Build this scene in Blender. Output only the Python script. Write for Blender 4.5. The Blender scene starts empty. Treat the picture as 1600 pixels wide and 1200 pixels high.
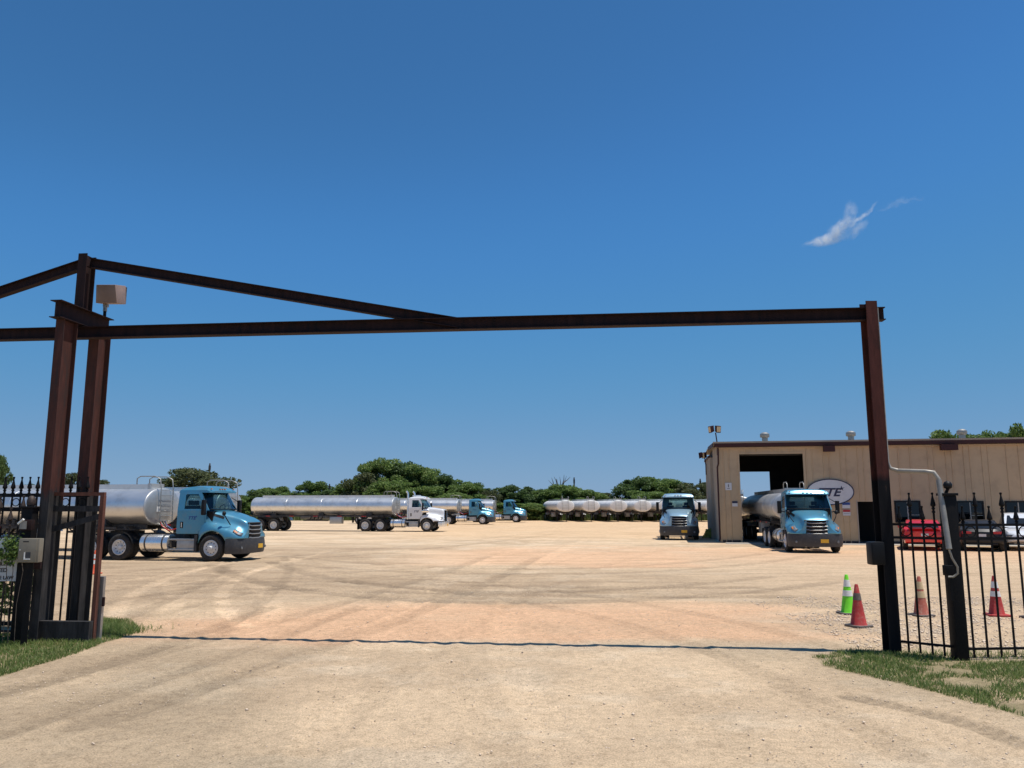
import bpy, bmesh, math, random
import numpy as np
from mathutils import Vector, Matrix
from mathutils.geometry import tessellate_polygon
R = math.radians
random.seed(7); rng = np.random.default_rng(7)
sc = bpy.context.scene

# ------------------------------------------------------------------ camera, sky, sun, exposure
F_PX, CAM_H = 1240.0, 2.1
PITCH = math.atan(190 / F_PX)
cam = bpy.data.objects.new('camera', bpy.data.cameras.new('camera'))
sc.collection.objects.link(cam); sc.camera = cam
cam.data.sensor_width = 36; cam.data.lens = F_PX / 1600 * 36
cam.data.clip_start = .05; cam.data.clip_end = 9000
cam.location = (0, 0, CAM_H); cam.rotation_euler = (math.pi / 2 + PITCH, 0, 0)

SUN = Vector((.26, -.05, .96)).normalized()
world = bpy.data.worlds.new('World'); sc.world = world; world.use_nodes = True
wn = world.node_tree.nodes; wl = world.node_tree.links
sky = wn.new('ShaderNodeTexSky'); sky.sky_type = 'NISHITA'; sky.sun_disc = False
sky.sun_elevation = math.asin(SUN.z); sky.sun_rotation = math.atan2(SUN.x, SUN.y)
sky.air_density = 1.0; sky.dust_density = 0.0; sky.ozone_density = 10.0; sky.altitude = 0
def _vm(op, a, v):
    q = wn.new('ShaderNodeVectorMath'); q.operation = op; wl.new(a, q.inputs[0]); q.inputs[1].default_value = v; return q.outputs[0]
cv = wn.new('ShaderNodeRGBCurve')                          # the phone's rendering of a deep blue sky
for ch, pts in enumerate((((0, 0), (.0978, .047), (.1446, .073), (.449, .205), (1, .30)), ((0, 0), (.2033, .17), (.2913, .2587), (.677, .383), (1, .45)), ((0, 0), (.4587, .426), (.598, .60), (.827, .612), (1, .62)))):
    c_ = cv.mapping.curves[ch]
    while len(c_.points) < len(pts): c_.points.new(.5, .5)
    for q, (x, y) in zip(c_.points, pts): q.location = (x, y); q.handle_type = 'AUTO_CLAMPED'
cv.mapping.update()
wl.new(_vm('MULTIPLY', sky.outputs['Color'], (.125,) * 3), cv.inputs['Color'])
wl.new(_vm('MULTIPLY', cv.outputs['Color'], (8,) * 3), wn['Background'].inputs['Color'])
wn['Background'].inputs['Strength'].default_value = 0.115
sun = bpy.data.objects.new('sun', bpy.data.lights.new('sun', 'SUN'))
sc.collection.objects.link(sun)
sun.data.energy = 4.8; sun.data.angle = R(.53); sun.data.color = (1, .955, .89)
sun.rotation_euler = SUN.to_track_quat('Z', 'Y').to_euler()
sc.view_settings.view_transform = 'Standard'; sc.view_settings.look = 'None'
sc.view_settings.exposure = 0; sc.view_settings.gamma = 1
sc.cycles.volume_bounces = 2; sc.cycles.transparent_max_bounces = 12

# photograph pixel (1600 x 1200) to a place in the yard: on the ground, or at a depth
_c, _s = math.cos(PITCH), math.sin(PITCH)
def _ray(px, py):
    a = (px - 800) / F_PX; b = (600 - py) / F_PX
    return a, _c - b * _s, _s + b * _c
def G(px, py, z=0.):
    d = _ray(px, py); t = (z - CAM_H) / d[2]; return Vector((d[0] * t, d[1] * t, z))
def H(px, py, Y):
    d = _ray(px, py); t = Y / d[1]; return Vector((d[0] * t, Y, CAM_H + d[2] * t))

# ------------------------------------------------------------------ materials
def _nt(name):
    m = bpy.data.materials.new(name); m.use_nodes = True
    return m, m.node_tree.nodes, m.node_tree.links, m.node_tree.nodes['Principled BSDF']
def _noise(n, l, scale, detail=5, coord='Object', vec=None, rough=.6):
    t = n.new('ShaderNodeTexNoise'); t.inputs['Scale'].default_value = scale
    t.inputs['Detail'].default_value = detail; t.inputs['Roughness'].default_value = rough
    if vec is None:
        c = n.new('ShaderNodeTexCoord'); vec = c.outputs[coord]
    l.new(vec, t.inputs['Vector']); return t.outputs['Fac']
def _ramp(n, l, fac, stops):
    r = n.new('ShaderNodeValToRGB'); e = r.color_ramp.elements
    while len(e) < len(stops): e.new(.5)
    for i, (p, c) in enumerate(stops):
        e[i].position = p; e[i].color = (*c, 1) if len(c) == 3 else c
    l.new(fac, r.inputs['Fac']); return r.outputs['Color']
def sc3(c, k): return tuple(min(1, v * k) for v in c)
def mat(name, col, rough=.6, metal=0., var=.15, scale=3., bump=0., bscale=40., coat=0., dirt=None, dirt_amt=.3, spec=.5):
    m, n, l, b = _nt(name)
    f = _noise(n, l, scale)
    c = _ramp(n, l, f, [(.3, sc3(col, 1 - var)), (.7, sc3(col, 1 + var))])
    if dirt:
        g = _noise(n, l, scale * 2.7, 8)
        k = _ramp(n, l, g, [(.5, (0, 0, 0)), (.75, (dirt_amt,) * 3)])
        mx = n.new('ShaderNodeMix'); mx.data_type = 'RGBA'
        l.new(k, mx.inputs[0]); l.new(c, mx.inputs[6]); mx.inputs[7].default_value = (*dirt, 1); c = mx.outputs[2]
    l.new(c, b.inputs['Base Color'])
    rr = n.new('ShaderNodeMapRange'); rr.inputs[3].default_value = max(.02, rough - .08); rr.inputs[4].default_value = min(1, rough + .1)
    l.new(f, rr.inputs[0]); l.new(rr.outputs[0], b.inputs['Roughness'])
    b.inputs['Metallic'].default_value = metal; b.inputs['Coat Weight'].default_value = coat
    b.inputs['Coat Roughness'].default_value = .08; b.inputs['Specular IOR Level'].default_value = spec
    if bump:
        bn = n.new('ShaderNodeBump'); bn.inputs['Strength'].default_value = bump; bn.inputs['Distance'].default_value = .02
        l.new(_noise(n, l, bscale, 6), bn.inputs['Height']); l.new(bn.outputs[0], b.inputs['Normal'])
    return m
def steel_mat(name, rust, dark, split=None, soft=.25, paint=((.006, .006, .007), (.012, .011, .012), (.07, .042, .03))):
    """weathered structural steel: rust and mill scale; below height `split` old black paint"""
    m, n, l, b = _nt(name)
    geo = n.new('ShaderNodeNewGeometry'); mp = n.new('ShaderNodeMapping'); mp.inputs['Scale'].default_value = (9, 9, 1.6)
    l.new(geo.outputs['Position'], mp.inputs['Vector'])
    f = _noise(n, l, 1.3, 9, vec=mp.outputs[0], rough=.7)
    c = _ramp(n, l, f, [(.3, sc3(dark, 1)), (.48, sc3(rust, .75)), (.62, rust), (.8, sc3(rust, 1.35))])
    if split is not None:
        sp = n.new('ShaderNodeSeparateXYZ'); l.new(geo.outputs['Position'], sp.inputs[0])
        ad = n.new('ShaderNodeMath'); ad.operation = 'MULTIPLY_ADD'; ad.inputs[1].default_value = soft * 2; 
        l.new(f, ad.inputs[0]); l.new(sp.outputs['Z'], ad.inputs[2])
        mr = n.new('ShaderNodeMapRange'); mr.inputs[1].default_value = split + soft - .06; mr.inputs[2].default_value = split + soft + .06
        l.new(ad.outputs[0], mr.inputs[0])
        pc = _ramp(n, l, f, [(.35, paint[0]), (.66, paint[1]), (.76, paint[2])])
        mx = n.new('ShaderNodeMix'); mx.data_type = 'RGBA'
        l.new(mr.outputs[0], mx.inputs[0]); l.new(pc, mx.inputs[6]); l.new(c, mx.inputs[7]); c = mx.outputs[2]
    l.new(c, b.inputs['Base Color']); b.inputs['Roughness'].default_value = .78; b.inputs['Specular IOR Level'].default_value = .2
    bn = n.new('ShaderNodeBump'); bn.inputs['Strength'].default_value = .35; bn.inputs['Distance'].default_value = .01
    l.new(_noise(n, l, 60, 6), bn.inputs['Height']); l.new(bn.outputs[0], b.inputs['Normal'])
    return m
def glass_mat(name, tint, fac=.35):
    m, n, l, b = _nt(name); n.remove(b)
    tr = n.new('ShaderNodeBsdfTransparent'); tr.inputs[0].default_value = (*tint, 1)
    gl = n.new('ShaderNodeBsdfGlossy'); gl.inputs['Roughness'].default_value = .03; gl.inputs[0].default_value = (.95, .98, 1, 1)
    fr = n.new('ShaderNodeFresnel'); fr.inputs[0].default_value = 1.5
    mx = n.new('ShaderNodeMixShader'); l.new(fr.outputs[0], mx.inputs[0]); l.new(tr.outputs[0], mx.inputs[1]); l.new(gl.outputs[0], mx.inputs[2])
    l.new(mx.outputs[0], n['Material Output'].inputs['Surface']); return m
def leaf_mat(name, stops, trans=.25):
    m, n, l, b = _nt(name)
    geo = n.new('ShaderNodeNewGeometry')
    ob = n.new('ShaderNodeObjectInfo')
    ad = n.new('ShaderNodeMath'); ad.operation = 'MULTIPLY_ADD'; ad.inputs[1].default_value = .75
    l.new(geo.outputs['Random Per Island'], ad.inputs[0])
    m2 = n.new('ShaderNodeMath'); m2.operation = 'MULTIPLY'; m2.inputs[1].default_value = .25
    l.new(ob.outputs['Random'], m2.inputs[0]); l.new(m2.outputs[0], ad.inputs[2])
    c = _ramp(n, l, ad.outputs[0], stops)
    l.new(c, b.inputs['Base Color']); b.inputs['Roughness'].default_value = .55; b.inputs['Specular IOR Level'].default_value = .3
    tl = n.new('ShaderNodeBsdfTranslucent'); l.new(c, tl.inputs[0])
    mx = n.new('ShaderNodeMixShader'); mx.inputs[0].default_value = trans
    l.new(b.outputs[0], mx.inputs[1]); l.new(tl.outputs[0], mx.inputs[2])
    l.new(mx.outputs[0], n['Material Output'].inputs['Surface']); return m

M = {}
M['steel'] = steel_mat('rusted_steel', (.032, .015, .014), (.008, .0075, .009))
M['steel_brown'] = steel_mat('brown_rusted_steel', (.17, .07, .048), (.06, .03, .024))
M['steel_black'] = steel_mat('rusted_steel_black_foot', (.11, .036, .027), (.03, .02, .018), split=2.52, soft=.04)
M['steel_grey'] = steel_mat('scaled_steel', (.09, .036, .028), (.035, .028, .027), split=2.3, soft=.35, paint=((.02, .019, .019), (.062, .058, .056), (.10, .06, .045)))
M['iron'] = mat('black_iron', (.006, .0055, .006), .6, .0, .3, 12, .2, 80, dirt=(.035, .022, .018), dirt_amt=.3, spec=.2)
M['iron_brown'] = mat('browned_iron', (.05, .036, .03), .6, .3, .3, 12, .2, 80, dirt=(.14, .08, .055), dirt_amt=.6)
M['galv'] = mat('galvanised', (.36, .35, .32), .45, .6, .15, 9)
M['conduit'] = mat('conduit_grey', (.30, .275, .235), .5, .3, .15, 9)
M['paint_blue'] = mat('truck_blue_paint', (.085, .29, .41), .3, .35, .06, 1.5, coat=.45, dirt=(.30, .25, .19), dirt_amt=.3)
M['paint_white'] = mat('truck_white_paint', (.72, .73, .74), .3, 0, .04, 1.5, coat=.5, dirt=(.4, .35, .28), dirt_amt=.15)
M['plastic'] = mat('dark_grey_plastic', (.038, .039, .043), .55, 0, .2, 4, .1, 120, dirt=(.2, .16, .12), dirt_amt=.2)
M['black'] = mat('black_plastic', (.008, .008, .009), .5, 0, .2, 6, spec=.25)
M['rubber'] = mat('tyre_rubber', (.022, .021, .02), .85, 0, .25, 8, .3, 90, dirt=(.22, .17, .12), dirt_amt=.35)
M['alloy'] = mat('wheel_alloy', (.66, .66, .65), .4, .1, .08, 8, dirt=(.2, .16, .12), dirt_amt=.25)
M['chrome'] = mat('polished_metal', (.84, .83, .81), .26, .85, .05, 4)
M['tank'] = mat('brushed_aluminium_tank', (.74, .74, .725), .38, .82, .07, .9, .04, 12, dirt=(.36, .31, .25), dirt_amt=.38)
M['tank_dull'] = mat('dull_grey_tank', (.70, .68, .645), .5, .12, .06, .9, dirt=(.38, .34, .29), dirt_amt=.3)
M['tank_end'] = mat('dull_aluminium_head', (.56, .56, .54), .5, .75, .07, 1.5, dirt=(.3, .28, .24), dirt_amt=.25)
M['tank_white'] = mat('white_tank_head', (.74, .73, .70), .45, .05, .05, 1.5, dirt=(.4, .34, .27), dirt_amt=.25)  # near-white even colour, paler than the other tank heads
M['frame'] = mat('chassis_grey', (.05, .048, .046), .65, .2, .25, 5, .1, 60, dirt=(.25, .2, .15), dirt_amt=.35)
M['alum_box'] = mat('aluminium_box', (.42, .42, .41), .42, .7, .1, 4, dirt=(.2, .18, .15), dirt_amt=.3)
M['red'] = mat('red_reflector', (.45, .02, .02), .35, 0, .1, 10)
M['amber'] = mat('amber_lens', (.75, .22, .03), .25, 0, .1, 10)
M['lens'] = mat('lamp_lens', (.16, .17, .18), .4, .1, .5, 14, spec=.3)
M['plate_y'] = mat('yellow_plate', (.75, .42, .03), .5, 0, .1, 20)
M['glass'] = glass_mat('window_glass', (.42, .56, .55))
M['glass_dark'] = glass_mat('dark_glass', (.10, .13, .14))
M['seat'] = mat('seat_fabric', (.05, .05, .055), .8, 0, .2, 9)
M['wall'] = mat('tan_metal_siding', (.50, .365, .22), .6, .0, .07, .5, .05, 3, dirt=(.24, .17, .11), dirt_amt=.4)
M['wall_end'] = mat('grey_tan_siding', (.40, .34, .27), .6, .0, .05, .6, dirt=(.25, .2, .15), dirt_amt=.25)
M['trim'] = mat('maroon_trim', (.05, .018, .018), .55, 0, .15, 3, spec=.25)
M['roof'] = mat('pale_roof_metal', (.34, .285, .22), .6, .0, .06, 1)
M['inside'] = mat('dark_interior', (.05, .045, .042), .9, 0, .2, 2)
M['concrete'] = mat('concrete', (.42, .38, .32), .9, 0, .12, 1.3, .2, 30, dirt=(.25, .2, .15), dirt_amt=.4)
M['sign_white'] = mat('sign_white', (.62, .62, .62), .45, 0, .06, 3, dirt=(.4, .38, .35), dirt_amt=.2)
M['navy'] = mat('navy_ink', (.022, .022, .06), .45, 0, .1, 5)
M['blue_ink'] = mat('blue_ink', (.02, .06, .25), .45, 0, .1, 5)
M['ink'] = mat('black_ink', (.03, .03, .035), .6, 0, .1, 5)
M['beige_box'] = mat('khaki_enamel', (.24, .21, .155), .5, .1, .08, 6, .05, 60, dirt=(.12, .09, .07), dirt_amt=.3)
M['light_box'] = mat('tan_lamp_housing', (.34, .235, .185), .5, .2, .1, 5)
M['orange'] = mat('cone_orange', (.75, .10, .03), .6, 0, .15, 7, dirt=(.35, .25, .18), dirt_amt=.55)
M['redcone'] = mat('cone_red', (.42, .035, .03), .65, 0, .2, 9, dirt=(.36, .22, .17), dirt_amt=.6)
M['fadecone'] = mat('cone_faded', (.42, .11, .07), .7, 0, .15, 7, dirt=(.5, .38, .28), dirt_amt=.6)
M['greencone'] = mat('cone_lime', (.18, .72, .02), .5, 0, .08, 7, dirt=(.2, .35, .1), dirt_amt=.3)
M['band'] = mat('reflective_band', (.78, .77, .73), .4, 0, .08, 9, dirt=(.4, .35, .3), dirt_amt=.35)
M['bandbuff'] = mat('yellowed_band', (.62, .47, .26), .6, 0, .1, 9, dirt=(.4, .3, .2), dirt_amt=.4)
M['conebase'] = mat('cone_base_rubber', (.13, .11, .095), .85, 0, .25, 8, dirt=(.35, .28, .22), dirt_amt=.5)
M['car_glass'] = mat('car_glass', (.014, .016, .018), .15, 0, .1, 3, spec=.35)
M['blue_paler'] = mat('truck_blue_paler', (.27, .42, .52), .3, .3, .06, 1.5, coat=.6, dirt=(.3, .27, .22), dirt_amt=.12)  # paler, greyer version of the truck blue, swapped onto one truck
M['car_red'] = mat('car_red', (.62, .015, .012), .25, .1, .05, 2, coat=1)
M['car_black'] = mat('car_black', (.010, .010, .011), .4, .0, .1, 2, coat=.25, spec=.3)
M['car_white'] = mat('car_white', (.74, .75, .76), .25, 0, .03, 2, coat=1)
M['car_blue'] = mat('car_blue', (.05, .09, .14), .45, .0, .05, 2, coat=.8)
M['bark'] = mat('bark', (.11, .085, .065), .9, 0, .3, 3, .5, 14)
M['deadwood'] = mat('dead_wood', (.16, .14, .125), .9, 0, .2, 3)
M['wood_pole'] = mat('pole_wood', (.10, .08, .065), .9, 0, .2, 3)
M['stone'] = mat('limestone_chip', (.70, .555, .41), .9, 0, .2, 1.7)
M['stone_dark'] = mat('dark_stone', (.17, .13, .10), .9, 0, .3, 2)
M['hose'] = mat('yellow_green_hose', (.30, .33, .06), .6, 0, .2, 6)
M['leaf_a'] = leaf_mat('leaf_mid', [(0, (.07, .12, .03)), (.45, (.14, .22, .052)), (.8, (.22, .30, .085)), (1, (.33, .37, .14))], .4)
M['leaf_b'] = leaf_mat('leaf_dark', [(0, (.046, .086, .028)), (.5, (.095, .155, .046)), (.85, (.15, .22, .068)), (1, (.23, .28, .10))], .4)
M['leaf_c'] = leaf_mat('leaf_olive', [(0, (.06, .075, .03)), (.5, (.11, .132, .055)), (.85, (.16, .18, .08)), (1, (.22, .22, .11))], .4)
M['grass'] = leaf_mat('grass_blade', [(0, (.09, .14, .035)), (.4, (.15, .225, .055)), (.7, (.23, .29, .09)), (.85, (.42, .36, .18)), (1, (.6, .48, .28))], .45)
M['field'] = leaf_mat('field_grass', [(0, (.05, .08, .02)), (.5, (.10, .14, .035)), (.85, (.16, .19, .06)), (1, (.26, .25, .11))], .3)

# ------------------------------------------------------------------ mesh helpers
col = sc.collection
def link(name, me, m=None, parent=None, smooth=None):
    o = bpy.data.objects.new(name, me); col.objects.link(o)
    if m is not None and me is not None and not me.materials: me.materials.append(m)
    if smooth is not None:
        me.shade_smooth()
        if smooth < 179: me.set_sharp_from_angle(angle=R(smooth))
    if parent is not None: o.parent = parent
    return o
class MB:
    def __init__(s): s.v = []; s.f = []
    def add(s, vs, fs):
        k = len(s.v); s.v += [tuple(p) for p in vs]; s.f += [tuple(i + k for i in f) for f in fs]; return s
    def box(s, a, b):
        (x0, y0, z0), (x1, y1, z1) = a, b
        return s.add([(x0, y0, z0), (x1, y0, z0), (x1, y1, z0), (x0, y1, z0), (x0, y0, z1), (x1, y0, z1), (x1, y1, z1), (x0, y1, z1)],
                     [(0, 3, 2, 1), (4, 5, 6, 7), (0, 1, 5, 4), (1, 2, 6, 5), (2, 3, 7, 6), (3, 0, 4, 7)])
    def cbox(s, c, d): return s.box([c[i] - d[i] / 2 for i in range(3)], [c[i] + d[i] / 2 for i in range(3)])
    def prism(s, prof, p0, p1, xa):
        """profile (u, v) swept from p0 to p1; u along xa, v the other way"""
        p0, p1 = Vector(p0), Vector(p1); d = (p1 - p0).normalized(); xa = Vector(xa); xa = (xa - d * xa.dot(d)).normalized(); ya = d.cross(xa)
        n = len(prof)
        vs = [p + xa * u + ya * v for p in (p0, p1) for u, v in prof]
        fs = [(i, (i + 1) % n, n + (i + 1) % n, n + i) for i in range(n)]
        tri = tessellate_polygon([[Vector((u, v, 0)) for u, v in prof]])
        return s.add(vs, fs + [tuple(reversed(t)) for t in tri] + [tuple(i + n for i in t) for t in tri])
    def tube(s, pts, r, n=8, caps=True):
        pts = [Vector(p) for p in pts]; rs = r if isinstance(r, (list, tuple)) else [r] * len(pts)
        d = (pts[1] - pts[0]).normalized(); u = d.orthogonal().normalized(); vs = []
        for i, p in enumerate(pts):
            a = pts[max(0, i - 1)]; b = pts[min(len(pts) - 1, i + 1)]; d = (b - a).normalized()
            u = (u - d * u.dot(d)).normalized(); w = d.cross(u)
            vs += [p + (u * math.cos(t) + w * math.sin(t)) * rs[i] for t in (2 * math.pi * k / n for k in range(n))]
        fs = [(i * n + k, i * n + (k + 1) % n, (i + 1) * n + (k + 1) % n, (i + 1) * n + k) for i in range(len(pts) - 1) for k in range(n)]
        if caps: fs += [tuple(range(n - 1, -1, -1)), tuple((len(pts) - 1) * n + k for k in range(n))]
        return s.add(vs, fs)
    def lathe(s, prof, n=24, c=(0, 0, 0), axis='Z', caps=True):
        """profile (radius, height) turned round an axis"""
        vs = []
        for r, h in prof:
            for k in range(n):
                t = 2 * math.pi * k / n; a, b = r * math.cos(t), r * math.sin(t)
                p = {'Z': (a, b, h), 'Y': (b, h, a), 'X': (h, a, b)}[axis]
                vs.append((p[0] + c[0], p[1] + c[1], p[2] + c[2]))
        fs = [(i * n + k, i * n + (k + 1) % n, (i + 1) * n + (k + 1) % n, (i + 1) * n + k) for i in range(len(prof) - 1) for k in range(n)]
        if caps: fs += [tuple(range(n - 1, -1, -1)), tuple((len(prof) - 1) * n + k for k in range(n))]
        return s.add(vs, fs)
    def grid(s, P, closed=False):
        """P[i][j] points"""
        a, b = len(P), len(P[0])
        return s.add([p for r in P for p in r], [(i * b + j, i * b + (j + 1) % b, (i + 1) * b + (j + 1) % b, (i + 1) * b + j)
                     for i in range(a - 1) for j in range(b if closed else b - 1)])
    def plate(s, outer, holes, fn, t):
        """flat sheet with holes: (u, v) -> fn(u, v, w), w in 0..t"""
        loops = [outer] + holes; flat = [p for lp in loops for p in lp]; n = len(flat)
        tri = tessellate_polygon([[Vector((u, v, 0)) for u, v in lp] for lp in loops])
        vs = [fn(u, v, 0) for u, v in flat] + [fn(u, v, t) for u, v in flat]
        fs = [tuple(tr) for tr in tri] + [tuple(i + n for i in reversed(tr)) for tr in tri]
        k = 0
        for lp in loops:
            m = len(lp); fs += [(k + i, k + (i + 1) % m, n + k + (i + 1) % m, n + k + i) for i in range(m)]; k += m
        return s.add(vs, fs)
    def build(s, name, m, parent=None, smooth=None, bevel=0):
        me = bpy.data.meshes.new(name); me.from_pydata(s.v, [], s.f)
        bm = bmesh.new(); bm.from_mesh(me); bmesh.ops.recalc_face_normals(bm, faces=bm.faces)
        if bevel: bmesh.ops.bevel(bm, geom=[e for e in bm.edges if e.is_manifold and e.calc_face_angle(0) > .6], offset=bevel, segments=2, profile=.6, affect='EDGES')
        bm.to_mesh(me); bm.free()
        return link(name, me, M[m] if isinstance(m, str) else m, parent, 40 if bevel and smooth is None else smooth)
def np_mesh(name, V, F):
    me = bpy.data.meshes.new(name); V = np.asarray(V, np.float32); F = np.asarray(F, np.int32); k = F.shape[1]
    me.vertices.add(len(V)); me.vertices.foreach_set('co', V.ravel())
    me.loops.add(F.size); me.loops.foreach_set('vertex_index', F.ravel())
    me.polygons.add(len(F)); me.polygons.foreach_set('loop_start', np.arange(0, F.size, k, dtype=np.int32))
    me.update(calc_edges=True); me.validate(); return me
def tag(o, label, cat, group=None):
    o['label'] = label; o['category'] = cat
    if group: o['group'] = group
    return o
def empty(name, loc=(0, 0, 0), rz=0):
    o = bpy.data.objects.new(name, None); col.objects.link(o); o.location = loc; o.rotation_euler = (0, 0, rz); o.empty_display_size = .2; return o
def copy_tree(o, parent=None, skip=()):
    c = o.copy(); col.objects.link(c); c.parent = parent
    for ch in list(o.children):
        if ch.name.split('.')[0] not in skip: copy_tree(ch, c, skip)
    return c
def text_mesh(s, size, shear=0., depth=.004, bold=.0):
    cu = bpy.data.curves.new('lettering', 'FONT'); cu.body = s; cu.size = size; cu.shear = shear
    cu.align_x = 'CENTER'; cu.align_y = 'CENTER'; cu.extrude = depth; cu.offset = bold
    o = bpy.data.objects.new('lettering', cu); col.objects.link(o)
    me = bpy.data.meshes.new_from_object(o.evaluated_get(bpy.context.evaluated_depsgraph_get()))
    bpy.data.objects.remove(o); bpy.data.curves.remove(cu); return me
def crom(p, t):
    """Catmull-Rom through rows p at t in 0..1"""
    p = np.asarray(p, float); n = len(p) - 1; x = min(max(t, 0), 1) * n; i = min(int(x), n - 1); u = x - i
    a, b, c, d = p[max(i - 1, 0)], p[i], p[i + 1], p[min(i + 2, n)]
    return .5 * (2 * b + (c - a) * u + (2 * a - 5 * b + 4 * c - d) * u * u + (3 * b - a - 3 * c + d) * u ** 3)
def at_x(keys, x):
    """sections keyed by x, interpolated smoothly"""
    xs = [k[0] for k in keys]; i = max(0, min(len(xs) - 2, sum(1 for q in xs if q <= x) - 1))
    u = min(1, max(0, (x - xs[i]) / (xs[i + 1] - xs[i])))
    P = [np.asarray(k[1], float) for k in keys]
    a, b, c, d = P[max(i - 1, 0)], P[i], P[i + 1], P[min(i + 2, len(P) - 1)]
    return .5 * (2 * b + (c - a) * u + (2 * a - 5 * b + 4 * c - d) * u * u + (3 * b - a - 3 * c + d) * u ** 3)
def ibeam(b, h, tf=.014, tw=.012):
    """H section: flanges b wide (v), depth h (u)"""
    B, Hh, w = b / 2, h / 2, tw / 2
    return [(-Hh, -B), (-Hh + tf, -B), (-Hh + tf, -w), (Hh - tf, -w), (Hh - tf, -B), (Hh, -B), (Hh, B), (Hh - tf, B), (Hh - tf, w), (-Hh + tf, w), (-Hh + tf, B), (-Hh, B)]
# value noise on numpy arrays
_perm = rng.random((256, 256))
def vnoise(x, y):
    xi = np.floor(x).astype(int); yi = np.floor(y).astype(int); fx = x - xi; fy = y - yi
    fx = fx * fx * (3 - 2 * fx); fy = fy * fy * (3 - 2 * fy)
    g = lambda i, j: _perm[i & 255, j & 255]
    return (g(xi, yi) * (1 - fx) + g(xi + 1, yi) * fx) * (1 - fy) + (g(xi, yi + 1) * (1 - fx) + g(xi + 1, yi + 1) * fx) * fy
def fbm(x, y, o=4):
    r = 0; a = .5; t = 0
    for i in range(o):
        r = r + a * vnoise(x * 2 ** i + 17.3 * i, y * 2 ** i + 9.1 * i); t += a; a *= .55
    return r / t

# ------------------------------------------------------------------ ground
def inpoly(X, Y, poly):
    r = np.zeros(X.shape, bool); n = len(poly)
    for i in range(n):
        (x0, y0), (x1, y1) = poly[i], poly[(i + 1) % n]
        if y0 == y1: continue
        c = ((y0 > Y) != (y1 > Y)) & (X < (x1 - x0) * (Y - y0) / (y1 - y0) + x0); r ^= c
    return r
def g2(px, py): v = G(px, py); return (v.x, v.y)
VERGE_L = [g2(0, 1058), g2(60, 1040), g2(120, 1022), g2(165, 1004), g2(222, 988), g2(205, 970), g2(160, 966), g2(80, 985), (-9, 13.4), (-20, 15), (-20, 9)]
VERGE_R = [g2(1268, 1026), g2(1330, 1016), g2(1400, 1020), g2(1500, 1030), g2(1600, 1034), (14, 10.6), (14, 7.6), g2(1600, 1122), g2(1520, 1098), g2(1440, 1076), g2(1350, 1055), g2(1290, 1042)]
def soft(a, lo, hi): t = np.clip((a - lo) / (hi - lo), 0, 1); return t * t * (3 - 2 * t)
def bez(p, n=90):
    p = [np.array(g2(*q)) for q in p]; t = np.linspace(0, 1, n)[:, None]
    if len(p) == 2: return p[0] * (1 - t) + p[1] * t
    if len(p) == 3: return p[0] * (1 - t) ** 2 + 2 * p[1] * t * (1 - t) + p[2] * t * t
    return p[0] * (1 - t) ** 3 + 3 * p[1] * t * (1 - t) ** 2 + 3 * p[2] * t * t * (1 - t) + p[3] * t ** 3
TRACKS = [([(170, 960), (300, 925), (430, 905), (700, 890)], 2.1, .3, -.05), ([(240, 990), (330, 940), (420, 900), (400, 872)], 2.1, .3, -.06), ([(160, 915), (260, 912), (380, 890), (480, 860)], 2.1, .3, .05), ([(0, 1085), (140, 1050), (260, 1010), (420, 950)], 0, .35, -.08), ([(0, 1150), (200, 1075), (380, 1020), (560, 950)], 0, .3, -.07),  # wheel paths across the yard: (points, wheel gap, width, lightness)
    ([(165, 905), (330, 880), (420, 960), (300, 985)], 2.0, .4, .05), ([(430, 872), (300, 900), (240, 930), (285, 985)], 2.0, .3, .09),
    ([(170, 930), (420, 900), (640, 930), (1200, 925)], 2.1, .5, -.07), ([(380, 880), (520, 960), (900, 950), (1250, 905)], 2.1, .5, -.08),
    ([(700, 1200), (640, 1000), (700, 900), (900, 840)], 2.1, .45, .02), ([(250, 1200), (560, 1010), (760, 900), (1050, 850)], 2.1, .3, -.02),
    ([(1000, 1200), (860, 1000), (560, 880), (440, 850)], 2.1, .45, -.015), ([(1600, 1180), (1250, 1010), (1000, 930), (500, 900)], 2.0, .35, -.05),
    ([(0, 1120), (300, 1040), (600, 960), (800, 870)], 2.1, .4, -.06), ([(1330, 1090), (1480, 1115), (1600, 1165)], 0, .3, -.12),
    ([(400, 870), (700, 905), (1000, 905), (1230, 866)], 2.1, .5, -.06), ([(160, 892), (420, 872), (640, 868), (900, 826)], 2.1, .5, -.05)]
xs = np.concatenate([-np.geomspace(420, 12.2, 60), np.arange(-12, 12.01, .062), np.geomspace(12.2, 420, 60)])
ys = np.concatenate([np.arange(-8, 5.4, .6), np.arange(5.5, 18, .05), np.arange(18, 34, .1), np.geomspace(34.2, 120, 130), np.geomspace(122, 1500, 40)])
X, Y = np.meshgrid(xs, ys)
def ground_z(X, Y):
    near = soft(60 - Y, 0, 40)
    z = .016 * (fbm(X * .25, Y * .25, 3) - .5) * near + .007 * (fbm(X * 1.7, Y * 1.7, 4) - .5) * near + .014 * (fbm(X * 7, Y * 7, 3) - .5) * soft(30 - Y, 0, 12)
    return z
Z = ground_z(X, Y)
n1 = fbm(X * .22, Y * .35, 4); n2 = fbm(X * .9 + 40, Y * 1.3, 5); n3 = fbm(X * .08 + 9, Y * .2 + 3, 4); n4 = fbm(X * 5, Y * 5, 3)
base = np.array([.645, .495, .345]); orange = np.array([.66, .425, .275]); grey = np.array([.37, .275, .19]); pale = np.array([.70, .575, .435])
C = np.empty(X.shape + (3,)); C[:] = base
def mixc(c, m): C[:] = C * (1 - m[..., None]) + np.asarray(c) * m[..., None]
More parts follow.
